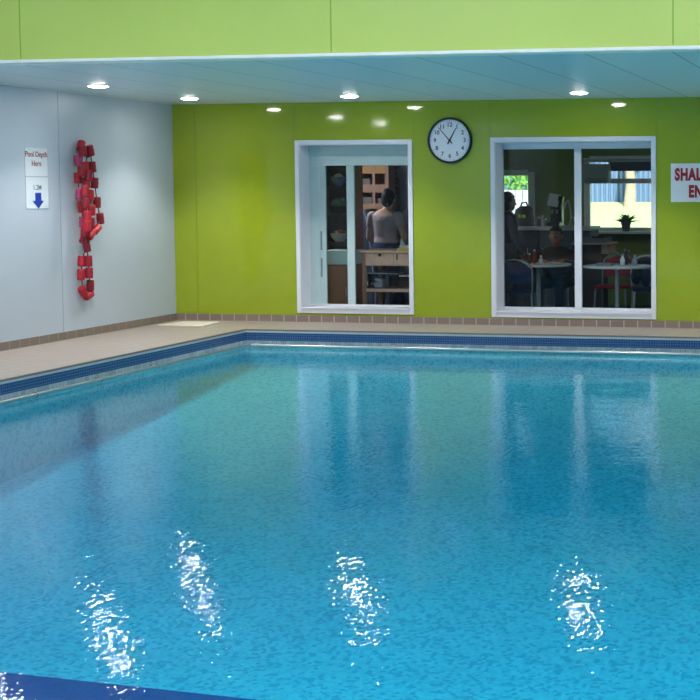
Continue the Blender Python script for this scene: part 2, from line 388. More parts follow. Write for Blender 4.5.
bm = BM(); box(bm, s0, s1, FY, FY+.035, c, hz, .003); obj('sash_stile', bm, MAT_TEALW, w1)
bm = BM(); box(bm, a, b, FY-.005, FY+.04, c, c+.018, .002); obj('track', bm, MAT_WHITE, w1)
bm = BM(); box(bm, xl, s0, FY+.015, FY+.019, c+.018, hz); box(bm, s1, b, FY+.015, FY+.019, c+.018, hz); obj('glass', bm, MAT_GLASS, w1)

w2 = root_struct('window_2', (W2[0], 0, W2[2])); a, b, c, d = architrave(W2, w2)
m0 = at(574.5, 200, FY).x; m1 = at(581.5, 200, FY).x; l0 = at(503, 200, FY).x; t0 = at(540, 149, FY).z
bm = BM(); box(bm, a, l0, FY, FY+.04, c, d, .003); box(bm, b-.022, b, FY, FY+.04, c, d, .003); box(bm, l0, b-.022, FY, FY+.04, t0, d, .003); box(bm, l0, b-.022, FY, FY+.04, c, c+.03, .003)
obj('frame', bm, MAT_WHITE, w2)
bm = BM(); box(bm, m0, m1, FY-.01, FY+.035, c+.03, t0, .003); obj('sash_stile', bm, MAT_WHITE, w2)
bm = BM(); box(bm, l0, m0, FY+.015, FY+.019, c+.03, t0); box(bm, m1, b-.022, FY+.015, FY+.019, c+.03, t0); obj('glass', bm, MAT_GLASS, w2)

# ------------------------------------------------------------------ downlights
LAMP = emit('lamp_glow', (255, 250, 244), LAMP_S := 100)
SPOT_W = 72
spots = [(-7.31, -.96, 'round ceiling downlight nearest the corner of the white and green walls'),
         (-5.574, -.93, 'round ceiling downlight left of the wall clock'),
         (-3.19, -.93, 'round ceiling downlight above the wide sliding window'),
         (-7.27, -2.66, 'round ceiling downlight over the red float rope near the white wall'),
         (-7.30, -4.25, None), (-.85, -.93, None), (1.5, -.93, None)]
for x, y, lab in spots:
    t = thing('downlight', lab or 'round ceiling downlight beyond the edge of the picture', 'ceiling light', (x, y, CZ), 'soffit downlights')
    bm = BM(); lathe(bm, (x, y, CZ), [(.082, -.001), (.098, -.001), (.102, -.004), (.100, -.009), (.088, -.009), (.082, -.004)], 32); obj('bezel', bm, MAT_WHITE, t, True)
    bm = BM(); lathe(bm, (x, y, CZ), [(.02, -.020), (.05, -.018), (.075, -.012), (.084, -.004), (.084, -.001)], 32); obj('lamp', bm, LAMP, t, True)
    sl = bpy.data.lights.new('downlight_beam', 'SPOT'); sl.energy = SPOT_W; sl.spot_size = math.radians(112); sl.spot_blend = .7; sl.shadow_soft_size = .07; sl.color = (1, .95, .89)
    so_ = bpy.data.objects.new('downlight_beam', sl); C.objects.link(so_); so_.location = (x, y, CZ-.09)

# ------------------------------------------------------------------ rooflights added out of view to light bulkhead and pool
def area(name, loc, sx, sy, power, col=(1, 1, 1), rot=(0, 0, 0)):
    l = bpy.data.lights.new(name, 'AREA'); l.shape = 'RECTANGLE'; l.size = sx; l.size_y = sy; l.energy = power; l.color = col
    o = bpy.data.objects.new(name, l); C.objects.link(o); o.location = loc; o.rotation_euler = rot; return o
for i, (x, y) in enumerate(((-5.4, -8.2), (-1.8, -8.2), (1.8, -8.2), (-5.4, -12.6), (-1.8, -12.6), (1.8, -12.6))):
    t = thing('added_rooflight', 'unseen rectangular skylight added to the hall ceiling to light the pool', 'added_rooflight', (x, y, HZ), 'added hall rooflights')
    bm = BM()
    for q in ((-.95, .95, -.75, -.68), (-.95, .95, .68, .75), (-.95, -.88, -.68, .68), (.88, .95, -.68, .68)): box(bm, x+q[0], x+q[1], y+q[2], y+q[3], HZ-.05, HZ)
    obj('frame', bm, MAT_WHITE, t)
    area('rooflight_fill', (x, y, HZ-.03), 1.74, 1.34, 45 if y > -10 else 320, (1.0, .985, .94))

# ------------------------------------------------------------------ clock
cc = Vector((-4.829, 0, 1.976))
t = thing('wall_clock', 'round white wall clock with dark rim between the two windows', 'clock', (cc.x, 0, cc.z))
def disc_y(bm, r, y0, y1, seg=64): cone(bm, (cc.x, y1, cc.z), (cc.x, y0, cc.z), r, seg=seg)
bm = BM(); seg = 64
prof = [(.222, -.006), (.240, -.002), (.247, -.012), (.244, -.042), (.234, -.046), (.226, -.040), (.224, -.026), (.222, -.026)]
rings = [[bm.verts.new((cc.x+r*math.cos(2*PI*k/seg), y, cc.z+r*math.sin(2*PI*k/seg))) for k in range(seg)] for r, y in prof]
for A, B in zip(rings, rings[1:]+rings[:1]):
    for k in range(seg): bm.faces.new((A[k], A[(k+1) % seg], B[(k+1) % seg], B[k]))
obj('rim', bm, mat('clock_rim', (24, 34, 48), .3), t, True)
bm = BM(); disc_y(bm, .2215, -.024, -.004); obj('dial', bm, mat('clock_dial', (226, 230, 242), .4, var=.01), t)
for k in range(1, 13):
    bm = BM(); an = PI/2-k*PI/6; tb = text_bm(str(k), .062, .0012, .0008)
    join(bm, tb, Matrix.Translation((cc.x+.166*math.cos(an), -.0252, cc.z+.166*math.sin(an))) @ R_BACK)
    obj('numeral', bm, mat('clock_ink', (40, 50, 84), .5), t)
bm = BM()
for k in range(60):
    an = k*PI/30; L = .012 if k % 5 else .018
    mtx = Matrix.Translation((cc.x, -.0247, cc.z)) @ Matrix.Rotation(an, 4, 'Y') @ Matrix.Translation((0, 0, .216-L/2)); boxm(bm, mtx, .0022 if k % 5 else .004, .0012, L)
obj('minute_marks', bm, mat('clock_ink', (40, 50, 84), .5), t)
def hand(name, ang, L, w, y):
    bm = BM(); mtx = Matrix.Translation((cc.x, y, cc.z)) @ Matrix.Rotation(ang, 4, 'Y')
    tt = BM(); v = [tt.verts.new(q) for q in ((-w, 0, -.045), (w, 0, -.045), (w*.55, 0, L), (-w*.55, 0, L))]; f = tt.faces.new(v)
    ex = bmesh.ops.extrude_face_region(tt, geom=[f]); bmesh.ops.translate(tt, verts=[e for e in ex['geom'] if isinstance(e, bmesh.types.BMVert)], vec=(0, -.002, 0))
    join(bm, tt, mtx); obj(name, bm, mat('clock_hand_ink', (22, 32, 52), .4), t)
hand('hour_hand', math.radians(29), .145, .0075, -.030)
hand('minute_hand', math.radians(-41), .185, .006, -.034)
bm = BM(); cone(bm, (cc.x, -.026, cc.z), (cc.x, -.040, cc.z), .012, seg=20); obj('hub', bm, mat('clock_hand_ink', (22, 32, 52), .4), t, True)

# ------------------------------------------------------------------ signs
bl = at(671, 202, 0); tl = at(671, 163.5, 0); SWd = .64
t = thing('shallow_end_sign', 'white wall sign with red capital letters right of the wide window', 'sign', (bl.x, 0, bl.z))
bm = BM(); box(bm, bl.x, bl.x+SWd, -.006, 0, bl.z, tl.z, .0015); obj('sign_board', bm, mat('sign_white', (226, 226, 232), .4, var=.01), t)
H = tl.z-bl.z; cx = bl.x+SWd/2; bm = BM()
tb = text_bm('SHALLOW', .165, .0095, .001, spacing=1.12); 
xs = [v.co.x for v in tb.verts]; sc = (SWd-.075)/(max(xs)-min(xs))
join(bm, tb, Matrix.Translation((cx, -.0072, bl.z+H*.70)) @ R_BACK @ Matrix.Diagonal((sc, 1.0, 1, 1))); obj('lettering', bm, mat('sign_red', (166, 22, 40), .5), t)
bm = BM()
tb = text_bm('END', .165, .0095, .001, spacing=1.12); join(bm, tb, Matrix.Translation((cx-.015, -.0072, bl.z+H*.26)) @ R_BACK @ Matrix.Diagonal((sc, 1.0, 1, 1)))
obj('lettering', bm, mat('sign_red', (166, 22, 40), .5), t)

def wallsheet(y0, y1, z0, z1, label, texts, arrow=False, corner=False):
    t = thing('depth_sign', label, 'sign', (X0, (y0+y1)/2, z0))
    bm = BM(); box(bm, X0, X0+.004, y0, y1, z0, z1, .001); obj('sign_panel', bm, mat('sign_panel_white', (212, 222, 230), .3, var=.01), t)
    bm = BM(); e = .0035
    for q in ((y0, y1, z0, z0+e), (y0, y0+e, z0+e, z1), (y1-e, y1, z0+e, z1)): box(bm, X0+.004, X0+.0048, q[0], q[1], q[2], q[3])
    obj('panel_edge', bm, mat('sign_edge', (150, 165, 185), .4), t)
    for s, size, zz, mm in texts:
        bm = BM(); join(bm, text_bm(s, size, .0008, .0006), Matrix.Translation((X0+.005, (y0+y1)/2, zz)) @ R_LEFT @ Matrix.Diagonal((1.0, 1.0, 1, 1))); obj('lettering', bm, mm, t)
    if arrow:
        ym = (y0+y1)/2+.01; ay = z1-.145; bm = BM()
        pts = [(-.045, 0), (.045, 0), (.045, -.075), (.085, -.075), (0, -.15), (-.085, -.075), (-.045, -.075)]
        v = [bm.verts.new((X0+.0045, ym+p[0], ay+p[1])) for p in pts]; f = bm.faces.new(v)
        ex = bmesh.ops.extrude_face_region(bm, geom=[f]); bmesh.ops.translate(bm, verts=[e for e in ex['geom'] if isinstance(e, bmesh.types.BMVert)], vec=(.0015, 0, 0))
        obj('arrow', bm, mat('arrow_blue', (20, 60, 170), .4), t)
RI = mat('sign_red_ink', (160, 60, 90), .5); GI = mat('sign_grey_ink', (110, 112, 140), .5)
wallsheet(-2.634, -2.286, 1.578, 1.846, 'white wall panel reading Pool Depth Here, above the arrow panel', [('Pool Depth', .072, 1.785, RI), ('Here', .072, 1.700, RI)])
wallsheet(-2.632, -2.284, 1.276, 1.572, 'white wall panel with a blue down arrow below a 1.2M depth mark', [('1.2M', .066, 1.475, GI)], True)

# ------------------------------------------------------------------ red float rope on the left wall
def lw(u, v, off=.05): return atx(u, v, X0+off)
fl = [(81, 146, 0, .045), (88.2, 151.5, 0, .05), (90.2, 150.5, 1, .10), (77.9, 160, 2, .05), (84.9, 167, 0, .10), (92.3, 167, 1, .05), (77.9, 178, 0, .05), (86.2, 183, 0, .11), (94.6, 183, 1, .05),
      (79.4, 194, 2, .06), (90.4, 195.4, 0, .10), (97.1, 202.5, 1, .05), (81.7, 207, 0, .06), (91.6, 210, 0, .11), (100.3, 218.5, 1, .05), (83, 222, 2, .07), (90.8, 223, 1, .12),
      (96.4, 229.5, 0, .07), (91, 234.5, 0, .12), (84, 238, 0, .06), (86.6, 246.3, 1, .10), (81.7, 261, 0, .045), (88.5, 261, 1, .10), (81.3, 274.6, 0, .045), (89.2, 272.9, 1, .10), (90.3, 285.5, 1, .05), (83, 291.5, 0, .045), (88.6, 295.5, 0, .05),
      (81.5, 171, 1, .13), (88.5, 176, 1, .15), (85, 191, 0, .15), (86, 203, 1, .16), (87, 216, 0, .16), (84.5, 231, 1, .15), (87, 226, 0, .18), (82.5, 151, 1, .12)]
FM = [mat('float_red', (172, 24, 44), .5, var=.12, scale=20), mat('float_dark_red', (140, 14, 38), .5, var=.12, scale=20), mat('float_faded_pink', (176, 60, 110), .55, var=.1, scale=20)]
hk = lw(83, 147, .03)
t = thing('float_rope', 'looped rope of red foam floats hanging on the white wall', 'float rope', (X0+.03, hk.y, hk.z))
RM = mat('grey_rope', (120, 70, 74), .8)
strands = [[0, 3, 6, 9, 12, 15, 19, 20], [1, 4, 7, 10, 13, 16, 18, 20], [2, 5, 8, 11, 14, 17, 18], [20, 21, 23, 26, 27, 25, 24, 22, 20], [0, 1, 2], [0, 35, 28, 29, 30, 31, 32, 34, 33, 20]]
for s in strands:
    bm = BM(); tube(bm, [lw(fl[i][0], fl[i][1], fl[i][3]) for i in s], .006, 8); obj('rope', bm, RM, t, True)
tilt = {17: 60, 18: 48, 19: 35, 26: -40, 27: 70, 0: 25, 1: 35, 2: -15, 14: -8, 20: -15}
for i, (u, v, m_, off) in enumerate(fl):
    p = lw(u, v, off); a = math.radians(tilt.get(i, random.uniform(-6, 6)))
    ax = Vector((random.uniform(-.05, .05), math.sin(a), math.cos(a))).normalized()
    L, r = .108, .037; bm = BM(); q = ax.to_track_quat('Z', 'Y').to_matrix().to_4x4()
    tt = BM(); lathe(tt, (0, 0, 0), [(.010, -L/2), (r*.82, -L/2), (r, -L/2+.010), (r*.95, -L/4), (r, 0), (r*.95, L/4), (r, L/2-.010), (r*.82, L/2), (.010, L/2)], 20)
    join(bm, tt, Matrix.Translation(p) @ q)
    o = obj('foam_float', bm, FM[m_], t, True)
    if m_ == 2: o['label'] = 'faded pink foam float'
bm = BM(); tube(bm, [(X0, hk.y, hk.z+.03), (X0+.05, hk.y, hk.z+.03), (X0+.06, hk.y, hk.z+.045)], .007); cone(bm, (X0, hk.y, hk.z+.03), (X0+.006, hk.y, hk.z+.03), .02); obj('wall_hook', bm, MAT_STEEL, t, True)

# white cover on the deck in the corner
bm = BM(); z = .0
vs = [(-7.90, -.655), (-7.84, -.20), (-7.43, -.20), (-7.38, -.665)]
lo = [bm.verts.new((x, y, 0)) for x, y in vs]; hi = [bm.verts.new((x, y, .012)) for x, y in vs]
bm.faces.new(lo); bm.faces.new(hi[::-1])
for k in range(4): bm.faces.new((lo[k], lo[(k+1) % 4], hi[(k+1) % 4], hi[k]))
bmesh.ops.bevel(bm, geom=list(bm.edges), offset=.003, segments=1, affect='EDGES')
tag(obj('floor_mat', bm, mat('cream_mat', (226, 218, 200), .6), loc=(-7.63, -.43, 0)), 'flat cream rectangular mat lying on the deck in the corner', 'mat')

exec_rooms = True
# ================================================================== rooms behind the windows
IF = -0.15; RY = 4.6; P1Y = 3.2; PXX = -6.1; RRX = -1.2
bm = BM(); box(bm, XL, RRX+.1, WT, RY+.15, IF-.05, IF); struct('floor_inner', bm, mat('blue_vinyl', (22, 38, 58), .4))
bm = BM(); box(bm, XL, RRX+.1, WT, RY+.15, 2.4, 2.45); struct('ceiling_inner', bm, mat('inner_ceiling', (150, 175, 176), .7))
MG = mat('inner_green', (112, 140, 66), .7)
wa = (at(492, 172, RY).x, at(532, 172, RY).x, at(510, 222, RY).z, at(510, 172, RY).z)
wb = (at(586, 172, RY).x, at(668, 172, RY).x, at(620, 231, RY).z, at(620, 158, RY).z)
bm = BM()
for a_ in ((PXX, wa[0], IF, 2.4), (wa[0], wa[1], IF, wa[2]), (wa[0], wa[1], wa[3], 2.4), (wa[1], wb[0], IF, 2.4), (wb[0], wb[1], IF, wb[2]), (wb[0], wb[1], wb[3], 2.4), (wb[1], RRX+.1, IF, 2.4)):
    box(bm, a_[0], a_[1], RY, RY+.15, a_[2], a_[3])
struct('wall_inner_back', bm, MG)
bm = BM(); box(bm, XL, PXX, P1Y, P1Y+.1, IF, 2.4); box(bm, PXX-.1, PXX, P1Y+.1, RY+.15, IF, 2.4); struct('wall_inner_partition', bm, mat('grey_mauve_paint', (132, 124, 140), .6))
bm = BM(); box(bm, XL-.1, XL, WT, P1Y+.1, IF, 2.4); struct('wall_inner_left', bm, MAT_HALL)
bm = BM(); box(bm, RRX, RRX+.1, WT, RY, IF, 2.4); struct('wall_inner_right', bm, MG)
for nm, w in (('window_3', wa), ('window_4', wb)):
    r = root_struct(nm, (w[0], RY, w[2])); bm = BM(); e = .055
    for q in ((w[0]-.03, w[0]+e, w[2], w[3]), (w[1]-e, w[1]+.04, w[2], w[3]), (w[0]+e, w[1]-e, w[3]-.05, w[3]+.03), (w[0]+e, w[1]-e, w[2], w[2]+.05)): box(bm, q[0], q[1], RY-.02, RY+.05, q[2], q[3], .004)
    if nm == 'window_4':
        za, zb = at(620, 183.5, RY).z, at(620, 178.5, RY).z; box(bm, w[0]+e, w[1]-e, RY-.01, RY+.04, za, zb, .004)
    obj('frame', bm, mat('inner_window_white', (232, 238, 240), .4), r)
    bm = BM(); box(bm, w[0]-.05, w[1]+.05, RY-.2, RY, w[2]-.035, w[2], .005); obj('sill', bm, mat('inner_window_white', (232, 238, 240), .4), r)
    bm = BM(); box(bm, w[0]+e, w[1]-e, RY+.015, RY+.019, w[2]+.05, w[3]-.05); obj('glass', bm, MAT_GLASS, r)
# blind box and valance over the large inner window
bz0, bz1 = at(630, 171, RY-.08).z, at(630, 162, RY-.08).z
t = thing('roller_blind', 'dark rolled blind with pale rail over the garden window', 'blind', (wb[0], RY-.06, bz0))
bm = BM(); box(bm, at(608, 165, RY-.08).x, wb[1], RY-.05, RY-.02, bz0, bz1, .004); obj('blind_cloth', bm, mat('slate_blind', (70, 82, 104), .8), t)
bm = BM(); cone(bm, (at(583, 160, RY-.08).x, RY-.045, bz1+.02), (wb[1], RY-.045, bz1+.02), .02, seg=16); obj('rail', bm, mat('pale_rail', (170, 190, 190), .4), t, True)
p0, p1 = at(583, 183.5, RY-.2), at(608.5, 164, RY-.2)
t = thing('wall_unit', 'pale grey box unit mounted high beside the garden window', 'heater', (p0.x, RY, p0.z))
bm = BM(); box(bm, p0.x, p1.x, RY-.2, RY, p0.z, p1.z, .012); obj('casing', bm, mat('pale_grey_unit', (150, 165, 170), .5), t)
bm = BM()
for k in range(5): box(bm, p0.x+.03, p1.x-.03, RY-.203, RY-.2, p0.z+.02+k*.012, p0.z+.026+k*.012)
obj('vent_slot', bm, mat('unit_slot', (110, 122, 128), .5), t)

# ------------------------------------------------------------------ garden
def ground_z(y): return IF if y < 6 else IF+(y-6)*(1.32/10.0)
bm = BM(); prev = None
for y in [RY+.15]+[6+i for i in range(0, 25)]:
    row = [bm.verts.new((x, y, min(ground_z(y), 1.22)+random.uniform(-.02, .02))) for x in [-26+i*1.5 for i in range(28)]]
    if prev:
        for k in range(len(row)-1): bm.faces.new((prev[k], prev[k+1], row[k+1], row[k]))
    prev = row
lawn = struct('ground_lawn', bm, mat('lawn', (186, 202, 134), .9, var=.22, scale=6), smooth=True)
# corrugated fence
FYY = 16.2; bm = BM(); x = -22.0; prev = None; k = 0
while x < 8:
    for dx, dy in ((0, 0), (.05, 0), (.06, .05), (.10, .05)):
        pr = (bm.verts.new((x+dx, FYY+dy, 1.0)), bm.verts.new((x+dx, FYY+dy, 3.4)), bm.verts.new((x+dx, FYY+dy+.03, 3.4)), bm.verts.new((x+dx, FYY+dy+.03, 1.0)))
        if prev:
            for i in range(4): bm.faces.new((prev[i], pr[i], pr[(i+1) % 4], prev[(i+1) % 4]))
        prev = pr
    x += .11
t = thing('garden_fence', 'pale blue ribbed fence at the top of the lawn', 'fence', (-7, FYY, 1.2))
obj('fence_panel', bm, mat('blue_fence', (116, 138, 172), .6), t)
for x in (-19, -15, -11.5, -2, 2):
    bm = BM(); box(bm, x-.06, x+.06, FYY-.13, FYY-.01, 1.1, 3.45, .01); obj('fence_post', bm, mat('fence_post_grey', (150, 150, 145), .7), t)
tp = at(630, 203, 15.4)
t = thing('tree', 'beige tree trunk standing before the ribbed garden fence', 'tree', (tp.x, 15.4, 1.1))
bm = BM(); tube(bm, [(tp.x, 15.4, 1.0), (tp.x+.0, 15.4, 1.15), (tp.x+.02, 15.4, 1.6), (tp.x-.02, 15.4, 2.3), (tp.x+.05, 15.4, 3.0), (tp.x-.05, 15.4, 4.2)], [.19, .14, .105, .095, .10, .09], 14)
tube(bm, [(tp.x+.03, 15.4, 2.5), (tp.x+.4, 15.3, 3.1), (tp.x+.9, 15.2, 4.1)], [.07, .055, .04]); obj('trunk', bm, mat('beige_bark', (190, 165, 140), .9, var=.2, scale=10), t, True)
def foliage(bm, c, R, n, s):
    for _ in range(n):
        d = Vector((random.gauss(0, 1), random.gauss(0, 1), random.gauss(0, 1))).normalized()*random.uniform(.4, 1)
        p = Vector(c)+Vector((d.x*R[0], d.y*R[1], d.z*R[2]))
        a = Vector((random.gauss(0, 1), random.gauss(0, 1), random.gauss(0, 1))).normalized(); b = a.orthogonal().normalized()
        bm.faces.new([bm.verts.new(p+a*s), bm.verts.new(p+b*s*.5), bm.verts.new(p-a*s), bm.verts.new(p-b*s*.5)])
bm = BM(); foliage(bm, (tp.x, 15.4, 5.0), (1.8, 1.5, 1.1), 700, .14); obj('crown', bm, mat('leaf_green', (96, 140, 60), .7, var=.3), t)
# left part: pale board fence and shrub
q0, q1 = at(480, 190, 8.4), at(545, 190, 8.4)
t = thing('board_fence', 'white board fence outside the small inner window', 'fence', (q0.x, 8.4, ground_z(8.4)))
bm = BM(); x = q0.x
zt = at(510, 190, 8.4).z
while x < q1.x: box(bm, x, x+.11, 8.4, 8.42, ground_z(8.4)-.05, zt, .004); x += .125
obj('boards', bm, mat('white_boards', (206, 204, 222), .7), t)
bm = BM(); box(bm, q0.x, q1.x, 8.42, 8.46, zt-.3, zt-.22); obj('fence_rail', bm, mat('white_boards', (206, 204, 222), .7), t)
sp = at(512, 178, 9.6)
t = thing('garden_shrub', 'leafy green shrub above the white board fence', 'shrub', (sp.x, 9.6, ground_z(9.6)))
bm = BM(); foliage(bm, (sp.x, 9.6, 1.55), (1.1, .8, .75), 1500, .07); obj('foliage', bm, mat('shrub_leaf', (120, 170, 70), .7, var=.35, scale=14), t)
bm = BM()
for k in range(5): tube(bm, [(sp.x, 9.6, .25), (sp.x+(k-2)*.16, 9.6, .9), (sp.x+(k-2)*.3, 9.6+(k % 2)*.2, 1.6)], [.04, .03, .015], 8)
obj('stem', bm, mat('shrub_stem', (96, 80, 60), .9), t, True)

# ------------------------------------------------------------------ people
def torso(bm, secs, seg=28):
    """closed loft of elliptical sections (x, y, z, half width, half depth)"""
    rings = [[bm.verts.new((x+a*math.cos(2*PI*k/seg), y+b*math.sin(2*PI*k/seg), z)) for k in range(seg)] for x, y, z, a, b in secs]
    for A, B in zip(rings, rings[1:]):
        for k in range(seg): bm.faces.new((A[k], A[(k+1) % seg], B[(k+1) % seg], B[k]))
    bm.faces.new(rings[0][::-1]); bm.faces.new(rings[-1])
def limb(bm, pts, add=0.0):
    pts = [(Vector(p), r+add) for p, r in pts]
    for p, r in pts: ball(bm, p, r, 14, 9)
    for (p, r), (q, s) in zip(pts, pts[1:]): cone(bm, p, q, r, s, 14)
def hand_bm(bm, w, d, up, s):
    """palm and five unequal bent fingers; w wrist, d pointing direction, up back of the hand, s side (+1/-1) of the thumb"""
    w, d, up = Vector(w), Vector(d).normalized(), Vector(up).normalized(); sd = d.cross(up).normalized()*s
    pc = w+d*.045; rot = Matrix((sd, d, up)).transposed()
    ball(bm, pc, (.036, .048, .016), 14, 9, rot)
    for k, L in enumerate((.070, .078, .072, .056)):
        b = w+d*.082+sd*(.027-.018*k); m1 = b+d*L*.5+up*.002; m2 = b+d*L*.85-up*.014; e = b+d*L*1.0-up*.026
        limb(bm, [(w+d*.05+sd*(.022-.015*k), .010), (b, .0095), (m1, .009), (m2, .008), (e, .007)])
    limb(bm, [(w+d*.02+sd*.024, .012), (w+d*.045+sd*.048, .0105), (w+d*.075+sd*.056-up*.006, .009)])
def person(label, loc, rotz, P, cols, hairstyle, sleeves, vox=.009):
    """P holds joints in a frame facing +Y with the ground at 0"""
    t = thing('person', label, 'person', loc)
    R = Matrix.Translation(loc) @ Matrix.Rotation(rotz, 4, 'Z')
    hc = Vector(P['head']); b = BM()
    torso(b, P['torso'])
    limb(b, [(P['neck0'], .052), (hc+Vector((0, -.012, -.07)), .050)])
    ball(b, hc+Vector((0, -.008, .015)), (.074, .092, .098), 22, 14); ball(b, hc+Vector((0, .018, -.05)), (.055, .062, .062), 18, 12)
    limb(b, [(hc+Vector((0, .082, .008)), .009), (hc+Vector((0, .096, -.022)), .013)])
    for s in (-1, 1): ball(b, hc+Vector((s*.077, -.008, -.008)), (.010, .020, .030), 10, 8)
    ball(b, hc+Vector((0, .075, -.055)), (.022, .010, .006), 10, 6)
    for s, k in ((-1, 'L'), (1, 'R')):
        sh, el, wr = P['sh'+k], P['el'+k], P['wr'+k]
        limb(b, [(sh, .052), ((Vector(sh)+Vector(el))/2, .044), (el, .036), ((Vector(el)*.6+Vector(wr)*.4), .036), (wr, .024)])
        hd = P.get('hd'+k) or (Vector(wr)-Vector(el)); hand_bm(b, wr, hd, P['up'+k], -s if P.get('flip') else s)
        hp, kn, an, to = P['hip'+k], P['kn'+k], P['an'+k], P['to'+k]
        limb(b, [(hp, .085), ((Vector(hp)+Vector(kn))/2, .070), (kn, .052), ((Vector(kn)*.65+Vector(an)*.35), .050), (an, .036)])
    body = remesh(b, vox, 3); body.transform(R); obj('body', body, mat('skin_'+cols[0], cols[1], .55, var=.05), t, True)
    # top
    b = BM(); torso(b, [(x, y, z, a+.014, c+.014) for x, y, z, a, c in P['torso'] if z >= P['hem'] and z <= P.get('neckline', 9)])
    for k in 'LR':
        sh, el, wr = Vector(P['sh'+k]), Vector(P['el'+k]), Vector(P['wr'+k])
        if sleeves == 'long': limb(b, [(sh, .062), ((sh+el)/2, .056), (el, .050), (el*.5+wr*.5, .045), (el*.12+wr*.88, .036)])
        elif sleeves == 'short': limb(b, [(sh, .062), (sh*.6+el*.4, .056)])
    b = remesh(b, .011, 3); b.transform(R); obj('top', b, mat('top_'+cols[0], cols[2], .85, var=.1), t, True)
    b = BM(); torso(b, [(x, y, z, a+.012, c+.012) for x, y, z, a, c in P['torso'] if z <= P['hem']+.06])
    for k in 'LR':
        hp, kn, an = Vector(P['hip'+k]), Vector(P['kn'+k]), Vector(P['an'+k])
        limb(b, [(hp, .098), ((hp+kn)/2, .082), (kn, .064), (kn*.6+an*.4, .060), (kn*.05+an*.95, .050)])
    b = remesh(b, .011, 3); b.transform(R); obj('trousers', b, mat('trousers_'+cols[0], cols[3], .85, var=.12), t, True)
    for k in 'LR':
        an, to = Vector(P['an'+k]), Vector(P['to'+k]); b = BM()
        limb(b, [(an+Vector((0, -.02, -.035)), .038), (an*.5+to*.5+Vector((0, 0, -.015)), .040), (to, .034)]); b = remesh(b, .01, 2)
        for v in b.verts: v.co.z = max(v.co.z, .004)
        b.transform(R); obj('shoe', b, MAT_DARK, t, True)
    # hair
    b = BM(); ball(b, hc+Vector((0, -.018, .030)), (.083, .096, .099), 22, 14)
    if hairstyle == 'bun':
        ball(b, hc+Vector((.0, -.05, .105)), (.045, .042, .036), 14, 10); ball(b, hc+Vector((0, -.055, -.02)), (.07, .06, .07), 16, 10)
    if hairstyle == 'full': ball(b, hc+Vector((0, -.045, -.02)), (.088, .075, .095), 16, 10); ball(b, hc+Vector((0, -.02, .05)), (.095, .10, .095), 16, 10)
    b = remesh(b, .010, 2)
    for v in b.verts:                                                       # clear the face
        d = v.co-hc
        lim = .052 if hairstyle != 'short' else .045
        if d.y > 0.02 and d.z < .062: v.co.y = hc.y+.02+(d.y-.02)*.15; v.co.x = hc.x+d.x*.93
        if hairstyle == 'short' and d.z < .01: v.co = hc+Vector((d.x*.80, min(d.y, .0)*.86, max(d.z, -.03)))
    b.transform(R); obj('hair', b, mat('hair_'+cols[0], cols[4], .7, var=.2, scale=60), t, True)
    for s in (-1, 1):
        b = BM(); ball(b, hc+Vector((s*.030, .074, .008)), .0095, 12, 8); b.transform(R); obj('eye', b, mat('eye_white', (205, 200, 195), .2), t, True)
        b = BM(); ball(b, hc+Vector((s*.030, .0805, .008)), .0045, 10, 6); b.transform(R); obj('pupil', b, MAT_DARK, t, True)
        b = BM(); limb(b, [(hc+Vector((s*.016, .084, .032)), .003), (hc+Vector((s*.045, .076, .033)), .003)]); b.transform(R); obj('eyebrow', b, mat('hair_'+cols[0], cols[4], .7), t)
    return t
def stand_pose(H=1.6):
    k = H/1.6; S = lambda *a: tuple(x*k for x in a)
    return dict(torso=[S(0, 0, .80, .150, .105), S(0, 0, .88, .165, .115), S(0, 0, .96, .148, .105), S(0, .005, 1.04, .130, .095), S(0, .005, 1.14, .142, .105), S(0, 0, 1.24, .160, .105), S(0, -.005, 1.30, .165, .085), S(0, -.01, 1.345, .12, .060), S(0, -.01, 1.37, .06, .05)],
                neck0=S(0, -.01, 1.33), head=S(0, .01, 1.485), hem=.90*k, hipL=S(-.085, 0, .84), hipR=S(.085, 0, .84), knL=S(-.09, .02, .45), knR=S(.09, .02, .45), anL=S(-.09, -.01, .075), anR=S(.09, -.01, .075), toL=S(-.10, .13, .035), toR=S(.10, .13, .035),
                shL=S(-.175, -.01, 1.285), shR=S(.175, -.01, 1.285), upL=(0, 0, 1), upR=(0, 0, 1))
# woman at the worktable, seen from behind
wy = 1.62; wp = at(385.5, 200, wy)
P = stand_pose(1.6); P['head'] = (.035, .02, 1.485); P.update(elL=(-.235, .02, 1.03), wrL=(-.13, .20, .90), elR=(.225, .02, 1.03), wrR=(.11, .20, .90), upL=(-.3, -.2, 1), upR=(.3, -.2, 1), neckline=1.32)
person('person with dark hair in a grey-mauve top, back turned at the worktable', (wp.x, wy, IF), math.radians(-4), P, ('woman', (205, 160, 140), (176, 160, 176), (44, 56, 110), (18, 20, 38)), 'bun', 'short')
# seated man facing the window
my = 2.05; mp = at(557, 236, my)
hz_ = mp.z-IF
P = dict(torso=[(0, 0, .43, .165, .12), (0, 0, .50, .175, .125), (0, .01, .60, .160, .118), (0, .02, .72, .172, .125), (0, .025, .84, .190, .125), (0, .03, .905, .19, .095), (0, .03, .955, .13, .065), (0, .035, .985, .06, .05)],
         neck0=(0, .03, .93), head=(0, .065, hz_), hem=.49, hipL=(-.09, .03, .50), hipR=(.09, .03, .50), knL=(-.13, .42, .49), knR=(.13, .42, .49), anL=(-.13, .40, .085), anR=(.13, .40, .085), toL=(-.14, .53, .036), toR=(.14, .53, .036),
         shL=(-.205, .03, .885), shR=(.205, .03, .885), elL=(-.29, .20, .68), wrL=(-.16, .37, .765), elR=(.28, .20, .68), wrR=(.10, .37, .765), hdL=(.5, .6, -.05), hdR=(-.5, .6, -.05), upL=(0, 0, 1), upR=(0, 0, 1))
